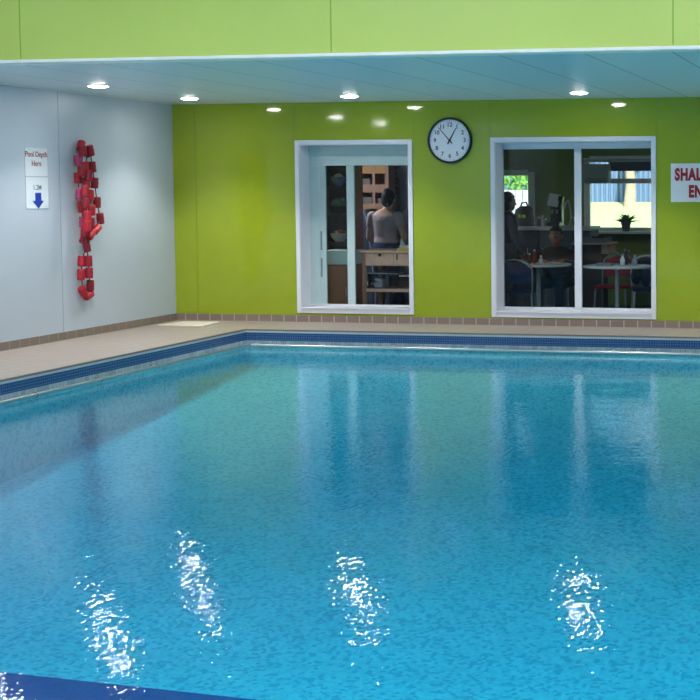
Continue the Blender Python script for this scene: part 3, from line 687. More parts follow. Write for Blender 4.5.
dz = hz_-1.11
for k_ in list(P):
    v = P[k_]
    if k_ == 'torso': P[k_] = [(x, y, z+max(0, (z-.5)/.5)*dz, a, b_) for x, y, z, a, b_ in v]
    elif k_ == 'neck0' or k_ in ('shL', 'shR'): P[k_] = (v[0], v[1], v[2]+dz*.9)
seatman = person('person in a dark jacket seated behind the round table, facing the pool', (mp.x, my, IF), PI, P, ('man', (150, 100, 78), (30, 27, 34), (26, 30, 46), (34, 28, 26)), 'short', 'long')
# standing person at the left jamb of the wide window
sy_ = 2.7; spp = at(508, 203, sy_)
P = stand_pose(1.55); P.update(elL=(-.22, .0, 1.0), wrL=(-.20, .14, .80), elR=(.22, .0, 1.0), wrR=(.20, .14, .80), upL=(-1, 0, 0), upR=(1, 0, 0))
person('person with thick dark hair in navy standing at the left of the wide window', (spp.x, sy_, IF), math.radians(-55), P, ('standing', (120, 84, 70), (24, 28, 50), (22, 26, 42), (26, 16, 22)), 'full', 'long')

# ------------------------------------------------------------------ café furniture
TH = 0.74
def cafe_table(u, y, label):
    p = at(u, 268, y); x = p.x; t = thing('cafe_table', label, 'table', (x, y, IF), 'round white café tables')
    bm = BM(); lathe(bm, (x, y, IF), [(.37, TH-.028), (.385, TH-.022), (.39, TH-.012), (.385, TH-.002), (.375, TH)], 48); obj('tabletop', bm, mat('table_white', (200, 208, 206), .35), t, True)
    bm = BM(); lathe(bm, (x, y, IF), [(.06, TH-.03), (.026, TH-.05), (.026, .04)], 20); obj('pedestal', bm, mat('table_post', (150, 172, 175), .35), t, True)
    bm = BM(); lathe(bm, (x, y, IF), [(.22, 0), (.22, .012), (.10, .028), (.03, .045)], 32); obj('base', bm, mat('table_post', (150, 172, 175), .35), t, True)
    return x
t1y, t2y = 1.42, 1.22
t1x = cafe_table(538.5, t1y, 'round café table in the left pane with a person seated behind')
t2x = cafe_table(617, t2y, 'round café table in the right pane with glass jars on it')

def make_chair(cloth, tubes, name='cafe_chair'):
    """origin on the floor, seat faces +Y, back at -Y"""
    t = thing(name, '', 'chair', (0, 0, 0))
    bm = BM(); box(bm, -.20, .20, -.19, .21, .43, .465, .014); obj('seat', bm, cloth, t)
    bm = BM(); n_ = 10; fr = []
    for i in range(n_+1):
        a = -1+2*i/n_; fr.append((a*.17, -.20-.02*(1-a*a)))
    lo = [bm.verts.new((x, y, .55)) for x, y in fr]; hi = [bm.verts.new((x, y-.035, .80-.07*abs(x/.17)**3)) for x, y in fr]
    lo2 = [bm.verts.new((x, y-.018, .55)) for x, y in fr]; hi2 = [bm.verts.new((x, y-.053, .80-.07*abs(x/.17)**3)) for x, y in fr]
    for i in range(n_):
        bm.faces.new((lo[i], lo[i+1], hi[i+1], hi[i])); bm.faces.new((lo2[i+1], lo2[i], hi2[i], hi2[i+1])); bm.faces.new((hi[i], hi[i+1], hi2[i+1], hi2[i])); bm.faces.new((lo2[i], lo2[i+1], lo[i+1], lo[i]))
    bm.faces.new((lo[0], hi[0], hi2[0], lo2[0])); bm.faces.new((hi[-1], lo[-1], lo2[-1], hi2[-1]))
    obj('backrest', bm, cloth, t, True)
    bm = BM(); arc = [(-.19, -.19, .44), (-.195, -.21, .62)]
    for i in range(9):
        a = PI-PI*i/8; arc.append((.195*math.cos(a), -.235-.015*math.sin(a), .70+.125*math.sin(a)))
    arc += [(.195, -.21, .62), (.19, -.19, .44)]
    tube(bm, arc, .010, 10); obj('back_frame', bm, tubes, t, True)
    for sx_, sy2 in ((-1, -1), (1, -1), (-1, 1), (1, 1)):
        bm = BM(); tube(bm, [(sx_*.18, sy2*.17+.01, .435), (sx_*.20, sy2*.21+.01, 0)], .011, 10); obj('leg', bm, tubes, t, True)
    bm = BM(); tube(bm, [(-.185, .17, .20), (.185, .17, .20)], .007, 8); obj('stretcher', bm, tubes, t, True)
    return t
TB = mat('chair_tube', (140, 160, 165), .3, .6)
TW = mat('chair_tube_white', (205, 215, 220), .35)
nav = make_chair(MAT_NAVY, TB); redc = make_chair(MAT_RED, TB); whc = make_chair(MAT_NAVY, TW)
def put(first, u, y, rz, label, grp, new=True):
    x = at(u, 290, y).x
    if not new: first.location = (x, y, IF); first.rotation_euler = (0, 0, rz); first['label'] = label
    if not new and grp: first['group'] = grp
    if not new: return first
    return dup(first, (x, y, IF), rz, label, grp)
put(nav, 517, .86, math.radians(10), 'navy café chair in front of the left table, nearest the window jamb', 'navy chairs', False)
put(nav, 557, 2.12, PI, 'navy café chair under the seated person', 'navy chairs')
put(redc, 614, 1.95, math.radians(178), 'red café chair tucked behind the table with the jars', None, False)
put(whc, 649, 1.62, math.radians(195), 'café chair with white arched tube back at the right window edge', None, False)

# coats heaped on the right chair
def cloth_heap(name, label, c, R, m, seed):
    random.seed(seed); bm = BM()
    for _ in range(9): ball(bm, (c[0]+random.uniform(-1, 1)*R[0]*.55, c[1]+random.uniform(-1, 1)*R[1]*.5, c[2]+random.uniform(-.4, .6)*R[2]*.7), (R[0]*random.uniform(.4, .6), R[1]*random.uniform(.4, .6), R[2]*random.uniform(.4, .6)), 14, 9)
    bm = remesh(bm, .012, 4); lowest = min(v.co.z for v in bm.verts)
    return tag(obj(name, bm, m, smooth=True, loc=(c[0], c[1], lowest)), label, 'coat')
cx_ = at(642, 262, 1.62).x; zs_ = IF+.465
cloth_heap('coat', 'navy coat heaped on the chair at the right window edge', (cx_, 1.60, zs_+.14), (.14, .15, .20), MAT_NAVY, 3)
cloth_heap('jacket', 'red jacket beside the navy coat at the right window edge', (at(657.5, 262, 1.6).x, 1.6, zs_+.15), (.08, .10, .20), MAT_RED, 5)

# things on the tables
def jar(x, y, z, h, r, m, label, lid=None, cat='jar', group=None, name='glass_jar'):
    t = thing(name, label, cat, (x, y, z), group)
    bm = BM(); lathe(bm, (x, y, z), [(r*.8, 0), (r, .006), (r, h*.62), (r*.55, h*.8), (r*.5, h)], 18); obj('jar_body' if name != 'bottle' else 'bottle_body', bm, m, t, True)
    bm = BM(); lathe(bm, (x, y, z), [(r*.55, h), (r*.6, h+.002), (r*.6, h+.02), (r*.4, h+.022)], 16); obj('lid', bm, lid or MAT_WHITE, t, True)
TZ = IF+TH
p = at(541, 262, t1y); jar(p.x, t1y, TZ, .075, .026, mat('cruet_white', (205, 205, 210), .3), 'small white cruet on the left café table', cat='cruet', name='cruet')
p = at(533.5, 258, t1y); jar(p.x, t1y+.05, TZ, .14, .024, mat('sauce_red', (150, 26, 30), .3), 'red sauce bottle on the left café table', name='bottle', cat='bottle')
p = at(529.5, 258, t1y); jar(p.x, t1y+.0, TZ, .10, .022, mat('sauce_brown', (70, 30, 30), .3), 'dark sauce bottle beside the red one on the left table', name='bottle', cat='bottle')
p = at(556, 264, t1y); bm = BM(); lathe(bm, (p.x, t1y-.08, TZ), [(.05, 0), (.075, .006), (.09, .014), (.086, .016), (.07, .009)], 28)
tag(obj('plate', bm, MAT_WHITE, smooth=True, loc=(p.x, t1y-.08, TZ)), 'white plate before the seated person', 'plate')
for i, (u, dy, h, m_, lab) in enumerate(((617, .02, .13, MAT_CLEAR, 'clear glass jar left of the table centre, on the right table'), (622.5, -.04, .11, mat('napkin_white', (225, 228, 232), .6), 'bright white pot in the middle of the right table'),
                                 (629, .06, .15, MAT_CLEAR, 'tall clear glass jar right of the bright pot, on the right table'), (635, -.02, .10, mat('pale_blue_pot', (150, 170, 200), .4), 'pale blue pot at the right of the jars on the right table'), (625.5, .12, .16, mat('plum_jar', (60, 40, 66), .3), 'dark plum jar behind the bright white pot'))):
    p = at(u, 262, t2y+dy); jar(p.x, t2y+dy, TZ, h, .028, m_, lab, lid=MAT_STEEL)
p = at(607, 264, t2y); bm = BM()
for k in range(5): box(bm, p.x-.10+k*.002, p.x+.09-k*.004, t2y-.17, t2y-.02, TZ+k*.006, TZ+.005+k*.006)
tag(obj('paper_stack', bm, mat('grey_paper', (150, 152, 160), .7), loc=(p.x, t2y-.1, TZ)), 'low stack of pale papers on the left of the jar table', 'papers')

# dark bar counter with white worktop
cy0, cy1 = 3.05, 3.55
xa, xb = at(509, 230, cy0).x, at(590, 230, cy0).x; ctop = at(545, 226.5, cy0).z
xk = at(539, 230, cy0).x
t = thing('counter_unit', 'dark slate counter unit behind the standing person', 'counter', (xa, cy0, IF)); MS = mat('slate_front', (30, 34, 46), .5)
bm = BM(); box(bm, xa, xk, cy0+.02, cy1, IF, ctop-.05); obj('body', bm, MS, t)
for k in range(2):
    w_ = (xk-xa)/2; bm = BM(); box(bm, xa+k*w_+.006, xa+(k+1)*w_-.006, cy0, cy0+.02, IF+.08, ctop-.07, .003); d_ = obj('door', bm, MS, t)
    bm = BM(); cone(bm, (xa+k*w_+.05, cy0-.02, .55), (xa+k*w_+.05, cy0-.02, .70), .006); obj('handle', bm, MAT_STEEL, d_)
t = thing('counter_unit', 'pale counter unit with white fronts behind the seated person', 'counter', (xk, cy0, IF)); MPW = mat('pale_front', (120, 132, 142), .5)
bm = BM(); box(bm, xk+.002, xb, cy0+.02, cy1, IF, ctop-.05); obj('body', bm, MPW, t)
for k in range(3):
    w_ = (xb-xk)/3; bm = BM(); box(bm, xk+k*w_+.006, xk+(k+1)*w_-.006, cy0, cy0+.02, IF+.08, ctop-.07, .003); d_ = obj('door', bm, MPW, t)
    bm = BM(); cone(bm, (xk+k*w_+.05, cy0-.02, .55), (xk+k*w_+.05, cy0-.02, .70), .006); obj('handle', bm, MAT_STEEL, d_)
bm = BM(); box(bm, xa-.02, xb+.02, cy0-.03, cy1+.02, ctop-.05, ctop, .006)
tag(obj('worktop', bm, MAT_WHITE, loc=(xa, cy0, ctop-.05)), 'white worktop running along the bar counter', 'worktop')
# black bag with lime patch
p = at(524, 215, cy0+.2); t = thing('holdall_bag', 'black bag with a lime green patch on the bar counter', 'bag', (p.x, cy0+.2, ctop)); q0 = at(514.5, 203, cy0+.2); q1 = at(534.5, 203, cy0+.2)
bm = BM(); w_ = (q1.x-q0.x); torso(bm, [(p.x, cy0+.2, ctop, w_*.46, .11), (p.x, cy0+.2, ctop+.06, w_*.5, .13), (p.x, cy0+.2, ctop+.15, w_*.48, .12), (p.x+.01, cy0+.2, ctop+.22, w_*.42, .09), (p.x+.02, cy0+.2, ctop+.26, w_*.25, .05)]); obj('bag_body', bm, MAT_DARK, t, True)
bm = BM(); tube(bm, [(p.x-.05, cy0+.2, ctop+.23), (p.x-.03, cy0+.2, ctop+.30), (p.x+.03, cy0+.2, ctop+.31), (p.x+.06, cy0+.2, ctop+.24)], .012); obj('strap', bm, MAT_DARK, t, True)
pz = at(526, 216.5, cy0+.05).z
for dx in (-.045, .012):
    bm = BM(); box(bm, p.x+dx, p.x+dx+.045, cy0+.06, cy0+.085, pz-.022, pz+.022, .008); obj('lime_patch', bm, mat('lime_reflective', (205, 240, 70), .4), t)
# coffee machine with tilted tray, tap, bottles
p = at(555, 215, cy0+.25); x = p.x; yy = cy0+.25; zt_ = at(555, 206, yy).z
t = thing('coffee_machine', 'dark coffee machine with a tilted pale lid on the counter', 'coffee machine', (x, yy, ctop))
bm = BM(); box(bm, x-.075, x+.085, yy-.12, yy+.14, ctop, ctop+.05, .008); box(bm, x-.07, x+.085, yy+.02, yy+.14, ctop+.05, zt_, .008); obj('machine_body', bm, mat('machine_brown', (40, 32, 34), .3), t)
bm = BM(); boxm(bm, Matrix.Translation((x, yy-.06, zt_+.075)) @ Matrix.Rotation(math.radians(10), 4, 'Y') @ Matrix.Rotation(math.radians(-12), 4, 'X'), .145, .02, .165, .005); obj('tilted_lid', bm, mat('pale_lid', (190, 205, 208), .3), t)
bm = BM(); boxm(bm, Matrix.Translation((x+.08, yy-.02, zt_+.05)) @ Matrix.Rotation(math.radians(10), 4, 'Y'), .06, .10, .16, .01); obj('hopper', bm, MAT_DARK, t)
for dx in (-.03, .03):
    bm = BM(); cone(bm, (x+dx, yy-.02, zt_-.06), (x+dx, yy-.02, zt_-.10), .018, .012); cone(bm, (x+dx, yy-.02, zt_-.06), (x+dx, yy+.05, zt_-.06), .014); obj('spout', bm, MAT_STEEL, t, True)
p = at(567.5, 212, cy0+.2); x = p.x; yy = cy0+.2; zt_ = at(567, 200, yy).z
t = thing('counter_tap', 'tall curved steel tap at the right of the coffee machine', 'tap', (x, yy, ctop))
arc = [(x+.03, yy, ctop), (x+.045, yy, ctop+.12), (x+.04, yy, ctop+.2), (x+.01, yy, zt_), (x-.03, yy, zt_-.05), (x-.055, yy, zt_-.13)]
bm = BM(); tube(bm, arc, .011, 12); cone(bm, (x+.03, yy, ctop), (x+.03, yy, ctop+.02), .028); obj('spout', bm, MAT_STEEL, t, True)
bm = BM(); tube(bm, [(x+.03, yy, ctop+.10), (x+.08, yy, ctop+.12), (x+.10, yy, ctop+.06)], .008); obj('lever', bm, MAT_STEEL, t, True)
for u, h, r, col, lab in ((542.5, .12, .02, (190, 190, 200), 'small pale bottle at the left of the coffee machine'), (546, .08, .024, (90, 86, 70), 'olive pot between the pale bottle and the coffee machine'), (539, .10, .026, (50, 30, 50), 'dark plum pot beside the black bag')):
    p = at(u, 218, cy0+.15); jar(p.x, cy0+.15, ctop, h, r, mat('pot_%d' % int(u), col, .35), lab, name='bottle' if h == .12 else 'pot', cat='bottle' if h == .12 else 'pot')

# low crate cupboard behind the jar table
yy = 2.55; pa, pb = at(581, 243, yy), at(601, 243, yy)
t = thing('side_cupboard', 'dark side cupboard with a pale wooden drawer, left behind the jar table', 'cupboard', (pa.x, yy, IF))
bm = BM(); box(bm, pa.x-.1, pb.x, yy, yy+.4, IF, pa.z-.02); obj('body', bm, mat('dark_cupboard', (46, 36, 34), .5), t)
bm = BM(); box(bm, pa.x-.12, at(611, 243, yy).x, yy-.02, yy+.42, pa.z-.02, pa.z, .004); obj('top', bm, MAT_WOOD, t)
bm = BM(); box(bm, pb.x, at(609, 250, yy).x, yy+.01, yy+.4, at(600, 254, yy).z, pa.z-.02, .006); dr = obj('drawer', bm, MAT_WOOD, t)
bm = BM(); cone(bm, ((pb.x+at(609, 250, yy).x)/2, yy+.01, pa.z-.07), ((pb.x+at(609, 250, yy).x)/2, yy-.01, pa.z-.07), .012); obj('knob', bm, MAT_STEEL, dr, True)
p0 = at(583, 242, yy+.1); p1 = at(613, 242, yy+.1); zz = pa.z
t = thing('serving_tray', 'grey blue serving tray on top of the side cupboard', 'tray', (p0.x, yy+.1, zz)); MTR = mat('tray_blue_grey', (110, 126, 150), .4)
bm = BM(); box(bm, p0.x, p1.x-.06, yy+.03, yy+.3, zz, zz+.012, .003); obj('tray_base', bm, MTR, t)
bm = BM()
for q in ((p0.x, p1.x-.06, yy+.03, yy+.042), (p0.x, p1.x-.06, yy+.288, yy+.3), (p0.x, p0.x+.012, yy+.042, yy+.288), (p1.x-.072, p1.x-.06, yy+.042, yy+.288)): box(bm, q[0], q[1], q[2], q[3], zz+.012, zz+.06, .002)
obj('tray_rim', bm, MTR, t)
t = thing('bread_basket', 'dark basket standing in the grey blue tray', 'basket', (p0.x+.18, yy+.16, zz+.012))
bm = BM(); lathe(bm, (p0.x+.18, yy+.16, zz+.012), [(.06, 0), (.08, .05), (.085, .07), (.078, .07), (.055, .008)], 24); obj('bowl', bm, mat('dark_wicker', (60, 52, 46), .8, var=.3, scale=40), t, True)
bm = BM()
for k in range(5): ball(bm, (p0.x+.18+.035*math.cos(k*1.26), yy+.16+.035*math.sin(k*1.26), zz+.065), (.028, .022, .018), 12, 8)
obj('bread_rolls', bm, mat('bread', (150, 130, 110), .8), t, True)

# plant on the sill
yy = RY-.11; p = at(626, 232, yy); zz = wb[2]
t = thing('potted_plant', 'leafy plant in a grey pot on the garden window sill', 'plant', (p.x, yy, zz))
bm = BM(); lathe(bm, (p.x, yy, zz), [(.045, 0), (.066, .10), (.072, .10), (.072, .125), (.062, .125), (.055, .1)], 24); obj('pot', bm, mat('grey_pot', (88, 100, 100), .6), t, True)
bm = BM()
for k in range(70):
    a = random.uniform(0, 2*PI); L = random.uniform(.08, .22); e = random.uniform(.2, 1.3)
    b0 = Vector((p.x, yy, zz+.11)); tip = b0+Vector((math.cos(a)*math.cos(e)*L, math.sin(a)*math.cos(e)*L*.6, math.sin(e)*L*.75)); mid = (b0+tip)/2+Vector((0, 0, .02)); sd = Vector((-math.sin(a), math.cos(a), 0))*.02
    v = [bm.verts.new(q) for q in (b0, mid+sd, tip, mid-sd)]; bm.faces.new(v)
obj('leaves', bm, mat('plant_leaf', (84, 128, 84), .6, var=.25), t)

# ------------------------------------------------------------------ room behind the left window
yy = .82; x0 = at(362, 252, yy).x; x1 = at(420, 252, yy).x; zt_ = at(385, 250.5, yy).z; zsf = at(385, 289, yy).z; za_ = at(385, 266, yy).z
t = thing('worktable', 'pale wooden worktable with drawer and lower shelf inside the left window', 'table', (x0, yy, IF))
bm = BM(); box(bm, x0-.03, x1+.03, yy-.03, yy+.55, zt_-.025, zt_, .004); obj('tabletop', bm, MAT_WOOD, t)
bm = BM(); box(bm, x0+.035, x1-.035, yy+.02, yy+.5, za_, zt_-.025); obj('apron', bm, MAT_WOOD, t)
xd = at(393, 260, yy).x
bm = BM(); box(bm, x0+.04, xd, yy, yy+.02, za_+.008, zt_-.032, .003); d_ = obj('drawer_front', bm, MAT_WOOD, t)
kx = at(380, 254.5, yy).x; kz = at(380, 255, yy).z; bm = BM(); ball(bm, (kx, yy-.012, kz), (.018, .016, .018), 14, 10); obj('knob', bm, MAT_DARK, d_, True)
bm = BM(); box(bm, xd+.01, x1-.04, yy, yy+.02, za_+.008, zt_-.032, .003); d_ = obj('drawer_front', bm, MAT_WOOD, t)
kx = at(397, 254.5, yy).x; bm = BM(); box(bm, kx-.009, kx+.009, yy-.012, yy, kz-.055, kz+.01, .003); obj('pull', bm, mat('grey_pull', (90, 90, 84), .5), d_)
for xx in (x0, x1-.04):
    for y_ in (yy, yy+.48): bm = BM(); box(bm, xx, xx+.04, y_, y_+.04, IF, zt_-.025, .003); obj('leg', bm, mat('pink_wood', (176, 128, 108), .55, var=.1), t)
bm = BM(); box(bm, x0+.04, x1-.04, yy+.01, yy+.5, zsf-.035, zsf, .003); obj('lower_shelf', bm, MAT_WOOD, t)
def crate(xa_, xb_, z_, h, m_, label, rim):
    t = thing('storage_box', label, 'box', ((xa_+xb_)/2, yy+.2, z_)); bm = BM(); w_ = .004
    box(bm, xa_, xb_, yy+.05, yy+.38, z_, z_+w_)
    for q in ((xa_, xb_, yy+.05, yy+.054), (xa_, xb_, yy+.376, yy+.38), (xa_, xa_+w_, yy+.054, yy+.376), (xb_-w_, xb_, yy+.054, yy+.376)): box(bm, q[0], q[1], q[2], q[3], z_+w_, z_+h)
    obj('box_shell', bm, m_, t)
    bm = BM(); r_ = .010
    for q in ((xa_-r_, xb_+r_, yy+.04, yy+.05), (xa_-r_, xb_+r_, yy+.38, yy+.39), (xa_-r_, xa_, yy+.05, yy+.38), (xb_, xb_+r_, yy+.05, yy+.38)): box(bm, q[0], q[1], q[2], q[3], z_+h-.012, z_+h, .002)
    obj('box_rim', bm, rim, t)
crate(at(368, 280, yy+.05).x, at(397, 280, yy+.05).x, zsf, at(385, 273, yy+.05).z-zsf, MAT_CLEAR, 'wide clear plastic box on the worktable shelf', mat('clear_rim', (120, 130, 150), .3))
crate(at(400, 280, yy+.05).x, at(414, 280, yy+.05).x, zsf, at(405, 275.5, yy+.05).z-zsf, MAT_CLEAR, 'small plastic box with white rim on the worktable shelf', MAT_WHITE)
p = at(380, 281, yy+.2); bm = BM()
boxm(bm, Matrix.Translation((p.x, yy+.2, zsf+.09)) @ Matrix.Rotation(.3, 4, 'Y'), .10, .12, .035, .01); boxm(bm, Matrix.Translation((p.x-.06, yy+.2, zsf+.04)) @ Matrix.Rotation(.5, 4, 'Y'), .12, .1, .02, .008); boxm(bm, Matrix.Translation((p.x, yy+.2, zsf+.04)), .1, .12, .07, .01)
tag(obj('folded_cloth', bm, mat('cloth_white', (190, 190, 200), .8), loc=(p.x, yy+.2, zsf+.004)), 'folded white cloth inside the wide clear box', 'cloth')
# yellow book and paper cone
p = at(406, 248, yy+.12); t = thing('yellow_book', 'yellow book with pale pages on the right of the worktable', 'book', (p.x, yy+.12, zt_))
bm = BM(); box(bm, p.x-.07, p.x+.10, yy+.03, yy+.25, zt_, zt_+.03, .003); obj('cover', bm, mat('book_yellow', (196, 180, 70), .6), t)
bm = BM(); box(bm, p.x-.05, p.x+.10, yy+.04, yy+.24, zt_+.030, zt_+.055, .003); obj('page_block', bm, mat('page_cream', (210, 205, 190), .7), t)
p = at(403, 243, yy+.15); bm = BM(); cone(bm, (p.x, yy+.14, zt_+.055), (p.x-.015, yy+.14, zt_+.13), .03, .004, 16)
tag(obj('paper_cone', bm, mat('paper_white', (190, 200, 215), .6), loc=(p.x, yy+.14, zt_+.055)), 'small white paper cone on top of the yellow book', 'paper cone')
# pigeonhole shelf on the far wall
yy = P1Y-.3; xa_, xb_ = at(356, 180, yy).x, at(388.5, 180, yy).x; z0_, z1_ = at(370, 209, yy).z, at(370, 160, yy).z
t = thing('pigeonhole_shelf', 'wooden pigeonhole shelf on the wall left of the person at the worktable', 'shelf', (xa_, yy, z0_)); MPK = mat('pinkish_wood', (158, 122, 110), .6, var=.12)
bm = BM(); box(bm, xa_, xa_+.07, yy, P1Y, z0_, z1_, .003); obj('side_panel', bm, MAT_WOODD, t)
bm = BM(); box(bm, xb_-.05, xb_, yy, P1Y, z0_, z1_, .003); obj('side_panel', bm, MPK, t)
bm = BM(); xm = at(373.5, 180, yy).x; box(bm, xm-.018, xm+.018, yy+.002, P1Y, z0_+.01, z1_-.01); obj('divider', bm, MPK, t)
for va, vb in ((209, 203.5), (192.5, 184.5), (173.5, 160)):
    bm = BM(); box(bm, xa_+.07, xb_-.05, yy+.004, P1Y, at(370, va, yy).z, at(370, vb, yy).z); obj('shelf_board', bm, MPK if va > 180 else mat('yellow_wood', (172, 128, 80), .6), t)
bm = BM(); box(bm, xa_+.07, xb_-.05, P1Y-.01, P1Y, z0_, z1_); obj('back_panel', bm, mat('shelf_back_grey', (90, 96, 104), .7), t)
for va, vb, ua, ub in ((203.5, 197, 362, 372), (203.5, 198, 375.5, 382), (184.5, 178.5, 362.5, 370)):
    bm = BM(); x_a, x_b = at(ua, va, yy+.05).x, at(ub, va, yy+.05).x; zz0, zz1 = at(370, va, yy).z, at(370, vb, yy).z; box(bm, x_a, x_b, yy+.05, yy+.22, zz0, zz1, .004)
    tag(obj('file_box', bm, mat('file_grey', (112, 104, 112), .7), loc=(x_a, yy+.05, zz0)), {203.5: 'grey file box in the lower pigeonholes, ' + ('left' if ua < 370 else 'right') + ' of the divider', 184.5: 'grey file box in the upper left pigeonhole'}[va], 'box', 'file boxes in pigeonholes')
# navy cupboard below
bm = BM(); xa2, xb2 = at(350, 215, yy).x, at(396, 215, yy).x; ztt = z0_-.03
t = thing('navy_cupboard', 'navy cupboard below the pigeonhole shelf', 'cupboard', (xa2, yy, IF)); MNV = mat('navy_laminate', (52, 66, 96), .5)
box(bm, xa2, xb2, yy, P1Y-.005, IF, ztt, .004); obj('body', bm, MNV, t)
for k in range(2):
    w_ = (xb2-xa2)/2; bm = BM(); box(bm, xa2+k*w_+.008, xa2+(k+1)*w_-.008, yy-.018, yy, IF+.06, ztt-.02, .003); d_ = obj('door', bm, MNV, t)
    bm = BM(); cone(bm, (xa2+w_+(k*2-1)*.05, yy-.035, .5), (xa2+w_+(k*2-1)*.05, yy-.035, .65), .007); obj('handle', bm, MAT_STEEL, d_)
# door + red garland + dark coat on the right of the far wall
dx0, dx1 = at(401, 180, P1Y).x, at(425, 180, P1Y).x
dr_ = root_struct('door_1', (dx0, P1Y, IF)); bm = BM(); box(bm, dx0, min(dx1, PXX), P1Y-.03, P1Y, IF, 2.0, .003); obj('door_leaf', bm, mat('mauve_door', (120, 112, 150), .5), dr_)
bm = BM(); box(bm, dx0-.05, dx0, P1Y-.04, P1Y, IF, 2.05, .003); obj('door_frame', bm, mat('door_frame_grey', (100, 98, 112), .5), dr_)
gx = at(395, 180, P1Y-.05).x; g0, g1 = at(395, 196, P1Y-.05).z, at(395, 166, P1Y-.05).z
t = thing('paper_garland', 'red paper garland hanging on the wall above the person at the worktable', 'garland', (gx, P1Y-.05, g0)); MR2 = mat('garland_red', (150, 40, 60), .7)
bm = BM(); tube(bm, [(gx, P1Y-.04, g1), (gx, P1Y-.04, g0)], .004); obj('cord', bm, MR2, t)
for k in range(6):
    bm = BM(); z_ = g1-(g1-g0)*(k+.4)/6; ball(bm, (gx+.012*(-1)**k, P1Y-.045, z_), (.035, .03, .032), 12, 8); obj('paper_ball', bm, MR2, t, True)
bm = BM(); hx_ = at(408.5, 225, P1Y-.12).x; zc0, zc1 = at(408, 246, P1Y-.12).z, at(408, 209, P1Y-.12).z
torso(bm, [(hx_, P1Y-.13, zc0, .11, .07), (hx_, P1Y-.13, (zc0+zc1)/2, .12, .07), (hx_, P1Y-.12, zc1-.06, .11, .06), (hx_, P1Y-.10, zc1, .03, .03)])
t = thing('hanging_coat', 'dark plum coat hanging on the mauve door', 'coat', (hx_, P1Y-.12, zc0)); obj('coat_body', bm, mat('plum_cloth', (48, 36, 60), .9, var=.2), t, True)
bm = BM(); tube(bm, [(hx_, P1Y-.03, zc1+.03), (hx_, P1Y-.09, zc1+.02), (hx_, P1Y-.10, zc1-.01)], .006); obj('hanger_hook', bm, MAT_STEEL, t)
# pale blue curved chair back beside the person
yy = 1.9; px_ = at(362, 230, yy).x
t = thing('blue_chair', 'pale blue tube chair left of the person at the worktable', 'chair', (px_, yy, IF)); MBT = mat('pale_blue_tube', (150, 172, 206), .4)
zt2 = at(360, 211, yy).z
bm = BM(); tube(bm, [(px_-.07, yy, IF+.45), (px_-.08, yy, zt2-.18), (px_-.05, yy, zt2-.04), (px_+.0, yy, zt2), (px_+.05, yy, zt2-.05), (px_+.10, yy, zt2-.30), (px_+.16, yy, IF+.45)], .016, 10); obj('back_frame', bm, MBT, t, True)
bm = BM(); box(bm, px_-.10, px_+.20, yy-.05, yy+.32, IF+.43, IF+.46, .01); obj('seat', bm, MBT, t)
bm = BM(); box(bm, px_-.05, px_+.08, yy-.008, yy+.008, IF+.60, zt2-.12, .006); obj('backrest', bm, mat('navy_mesh', (60, 80, 120), .8), t)
for a_ in ((-.08, -.03), (.18, -.03), (-.08, .3), (.18, .3)): bm = BM(); cone(bm, (px_+a_[0], yy+a_[1], IF), (px_+a_[0], yy+a_[1], IF+.43), .012); obj('leg', bm, MBT, t, True)
# low cabinet with pale top just inside the left pane
yy = .55; xa_, xb_ = at(322, 260, yy).x, at(350.5, 260, yy).x; zt3, zb3 = at(337, 250.5, yy).z, at(337, 264.5, yy).z
t = thing('low_cabinet', 'brown low cabinet with a thick pale top inside the left pane', 'cabinet', (xa_, yy, IF))
bm = BM(); box(bm, xa_, xb_, yy+.01, yy+.4, IF, zb3); obj('body', bm, MAT_BROWN, t)
bm = BM(); box(bm, xa_+.01, xb_-.01, yy-.006, yy+.01, IF+.05, zb3-.01, .003); d_ = obj('door', bm, MAT_BROWN, t); bm = BM(); cone(bm, (xb_-.05, yy-.02, .25), (xb_-.05, yy-.02, .35), .006); obj('handle', bm, MAT_STEEL, d_)
bm = BM(); box(bm, xa_-.01, xb_+.01, yy-.012, yy+.41, zb3, zt3, .005); obj('top', bm, MAT_TEALW, t)
# open shelving behind it with bowls, plant, basket of fruit
yy = 1.15; xa_, xb_ = at(318, 200, yy).x, at(353, 200, yy).x
t = thing('open_shelving', 'tall dark open shelving behind the left pane', 'shelving', (xa_, yy, IF)); MDB = mat('dark_brown_wood', (44, 34, 38), .6)
for xx in (xa_, xb_-.02): bm = BM(); box(bm, xx, xx+.02, yy, yy+.3, IF, 2.0); obj('side_panel', bm, MAT_WOODD if xx > xa_ else MDB, t)
bm = BM(); box(bm, xa_+.02, xb_-.02, yy+.29, yy+.3, IF, 2.0); obj('back_panel', bm, MDB, t)
SH = [at(337, v, yy).z for v in (186, 214, 242, 258)]
for z_ in SH+[IF+.1, 1.98]: bm = BM(); box(bm, xa_+.02, xb_-.02, yy+.005, yy+.29, z_-.018, z_); obj('shelf_board', bm, MDB, t)
xc = at(338, 180, yy+.1).x
t = thing('glass_bowl', 'blue and white glass bowl on the upper dark shelf', 'bowl', (xc, yy+.12, SH[0]))
bm = BM(); lathe(bm, (xc, yy+.12, SH[0]), [(.04, 0), (.045, .01), (.085, .06), (.095, .11), (.088, .11), (.075, .06), (.03, .015)], 28); obj('bowl_body', bm, mat('blue_glaze', (80, 100, 150), .15, var=.3, scale=20), t, True)
bm = BM(); ball(bm, (xc, yy+.12, SH[0]+.11), (.055, .055, .04), 14, 10); obj('white_contents', bm, mat('pale_stuff', (190, 190, 210), .5, var=.3, scale=40), t, True)
t = thing('shelf_plant', 'trailing green plant in a pot on the middle dark shelf', 'plant', (xc, yy+.12, SH[1]))
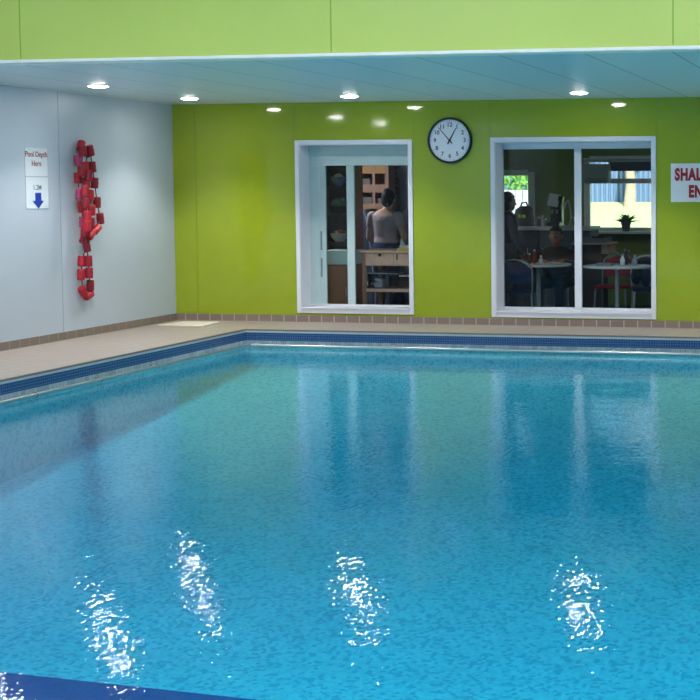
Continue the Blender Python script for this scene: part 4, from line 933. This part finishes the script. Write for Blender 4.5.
bm = BM(); lathe(bm, (xc, yy+.12, SH[1]), [(.035, 0), (.05, .08), (.055, .09), (.045, .09), (.04, .07)], 20); obj('pot', bm, MAT_DARK, t, True)
bm = BM(); foliage(bm, (xc, yy+.12, SH[1]+.13), (.095, .08, .06), 170, .02); obj('leaves', bm, mat('shelf_leaf', (70, 120, 84), .6, var=.4, scale=30), t)
t = thing('fruit_bowl', 'white bowl heaped with red and white food on the lower dark shelf', 'bowl', (xc, yy+.12, SH[2]))
bm = BM(); lathe(bm, (xc, yy+.12, SH[2]), [(.05, 0), (.055, .01), (.095, .05), (.11, .10), (.104, .10), (.085, .05), (.04, .015)], 28); obj('bowl_body', bm, mat('bowl_white', (190, 192, 205), .3), t, True)
random.seed(11)
for k in range(14):
    a = random.uniform(0, 2*PI); r_ = random.uniform(0, .07); bm = BM(); ball(bm, (xc+r_*math.cos(a), yy+.12+r_*math.sin(a), SH[2]+.095+(.07-r_)*.35), .026, 12, 8)
    obj('fruit', bm, mat('fruit_red', (180, 60, 64), .4) if k % 3 else mat('fruit_cream', (220, 205, 200), .4), t, True)
t = thing('paper_bag', 'crumpled pale bag on the bottom dark shelf', 'bag', (xc-.04, yy+.12, SH[3]))
bm = BM()
for k in range(6): ball(bm, (xc-.04+random.uniform(-.05, .05), yy+.12+random.uniform(-.03, .03), SH[3]+.035), (.035, .03, .034), 10, 8)
obj('bag_body', remesh(bm, .01, 2), mat('bag_pale', (150, 140, 150), .8, var=.3, scale=30), t, True)

# ------------------------------------------------------------------ daylight outside, lamps in the rooms behind
s = bpy.data.lights.new('sun', 'SUN'); s.energy = 9.5; s.angle = .02; s.color = (1, .97, .9)
so = bpy.data.objects.new('sun', s); C.objects.link(so); so.rotation_euler = (math.radians(40), 0, math.radians(25))
w = bpy.data.worlds.new('sky'); bpy.context.scene.world = w; w.use_nodes = True
wn = w.node_tree.nodes; bg = wn['Background']; bg.inputs['Color'].default_value = (.62, .78, 1.0, 1); bg.inputs['Strength'].default_value = 1.6
def inner_lamp(x, y, wts, label):
    t = thing('ceiling_panel_light', label, 'ceiling light', (x, y, 2.4), 'lights of the rooms behind'); bm = BM()
    for q in ((-.3, .3, -.3, -.28), (-.3, .3, .28, .3), (-.3, -.28, -.28, .28), (.28, .3, -.28, .28)): box(bm, x+q[0], x+q[1], y+q[2], y+q[3], 2.38, 2.4)
    obj('frame', bm, MAT_WHITE, t); area('panel_lamp', (x, y, 2.385), .26, .26, wts, (1, .95, .9))
inner_lamp(-7.4, 1.6, 42, 'ceiling panel light in the worktable room')
inner_lamp(-1.75, 2.4, 6, 'ceiling panel light in the café room')

v = bpy.context.scene.view_settings
v.view_transform = 'Standard'; v.look = 'None'; v.gamma = 1; v.use_curve_mapping = False; v.exposure = 0.13
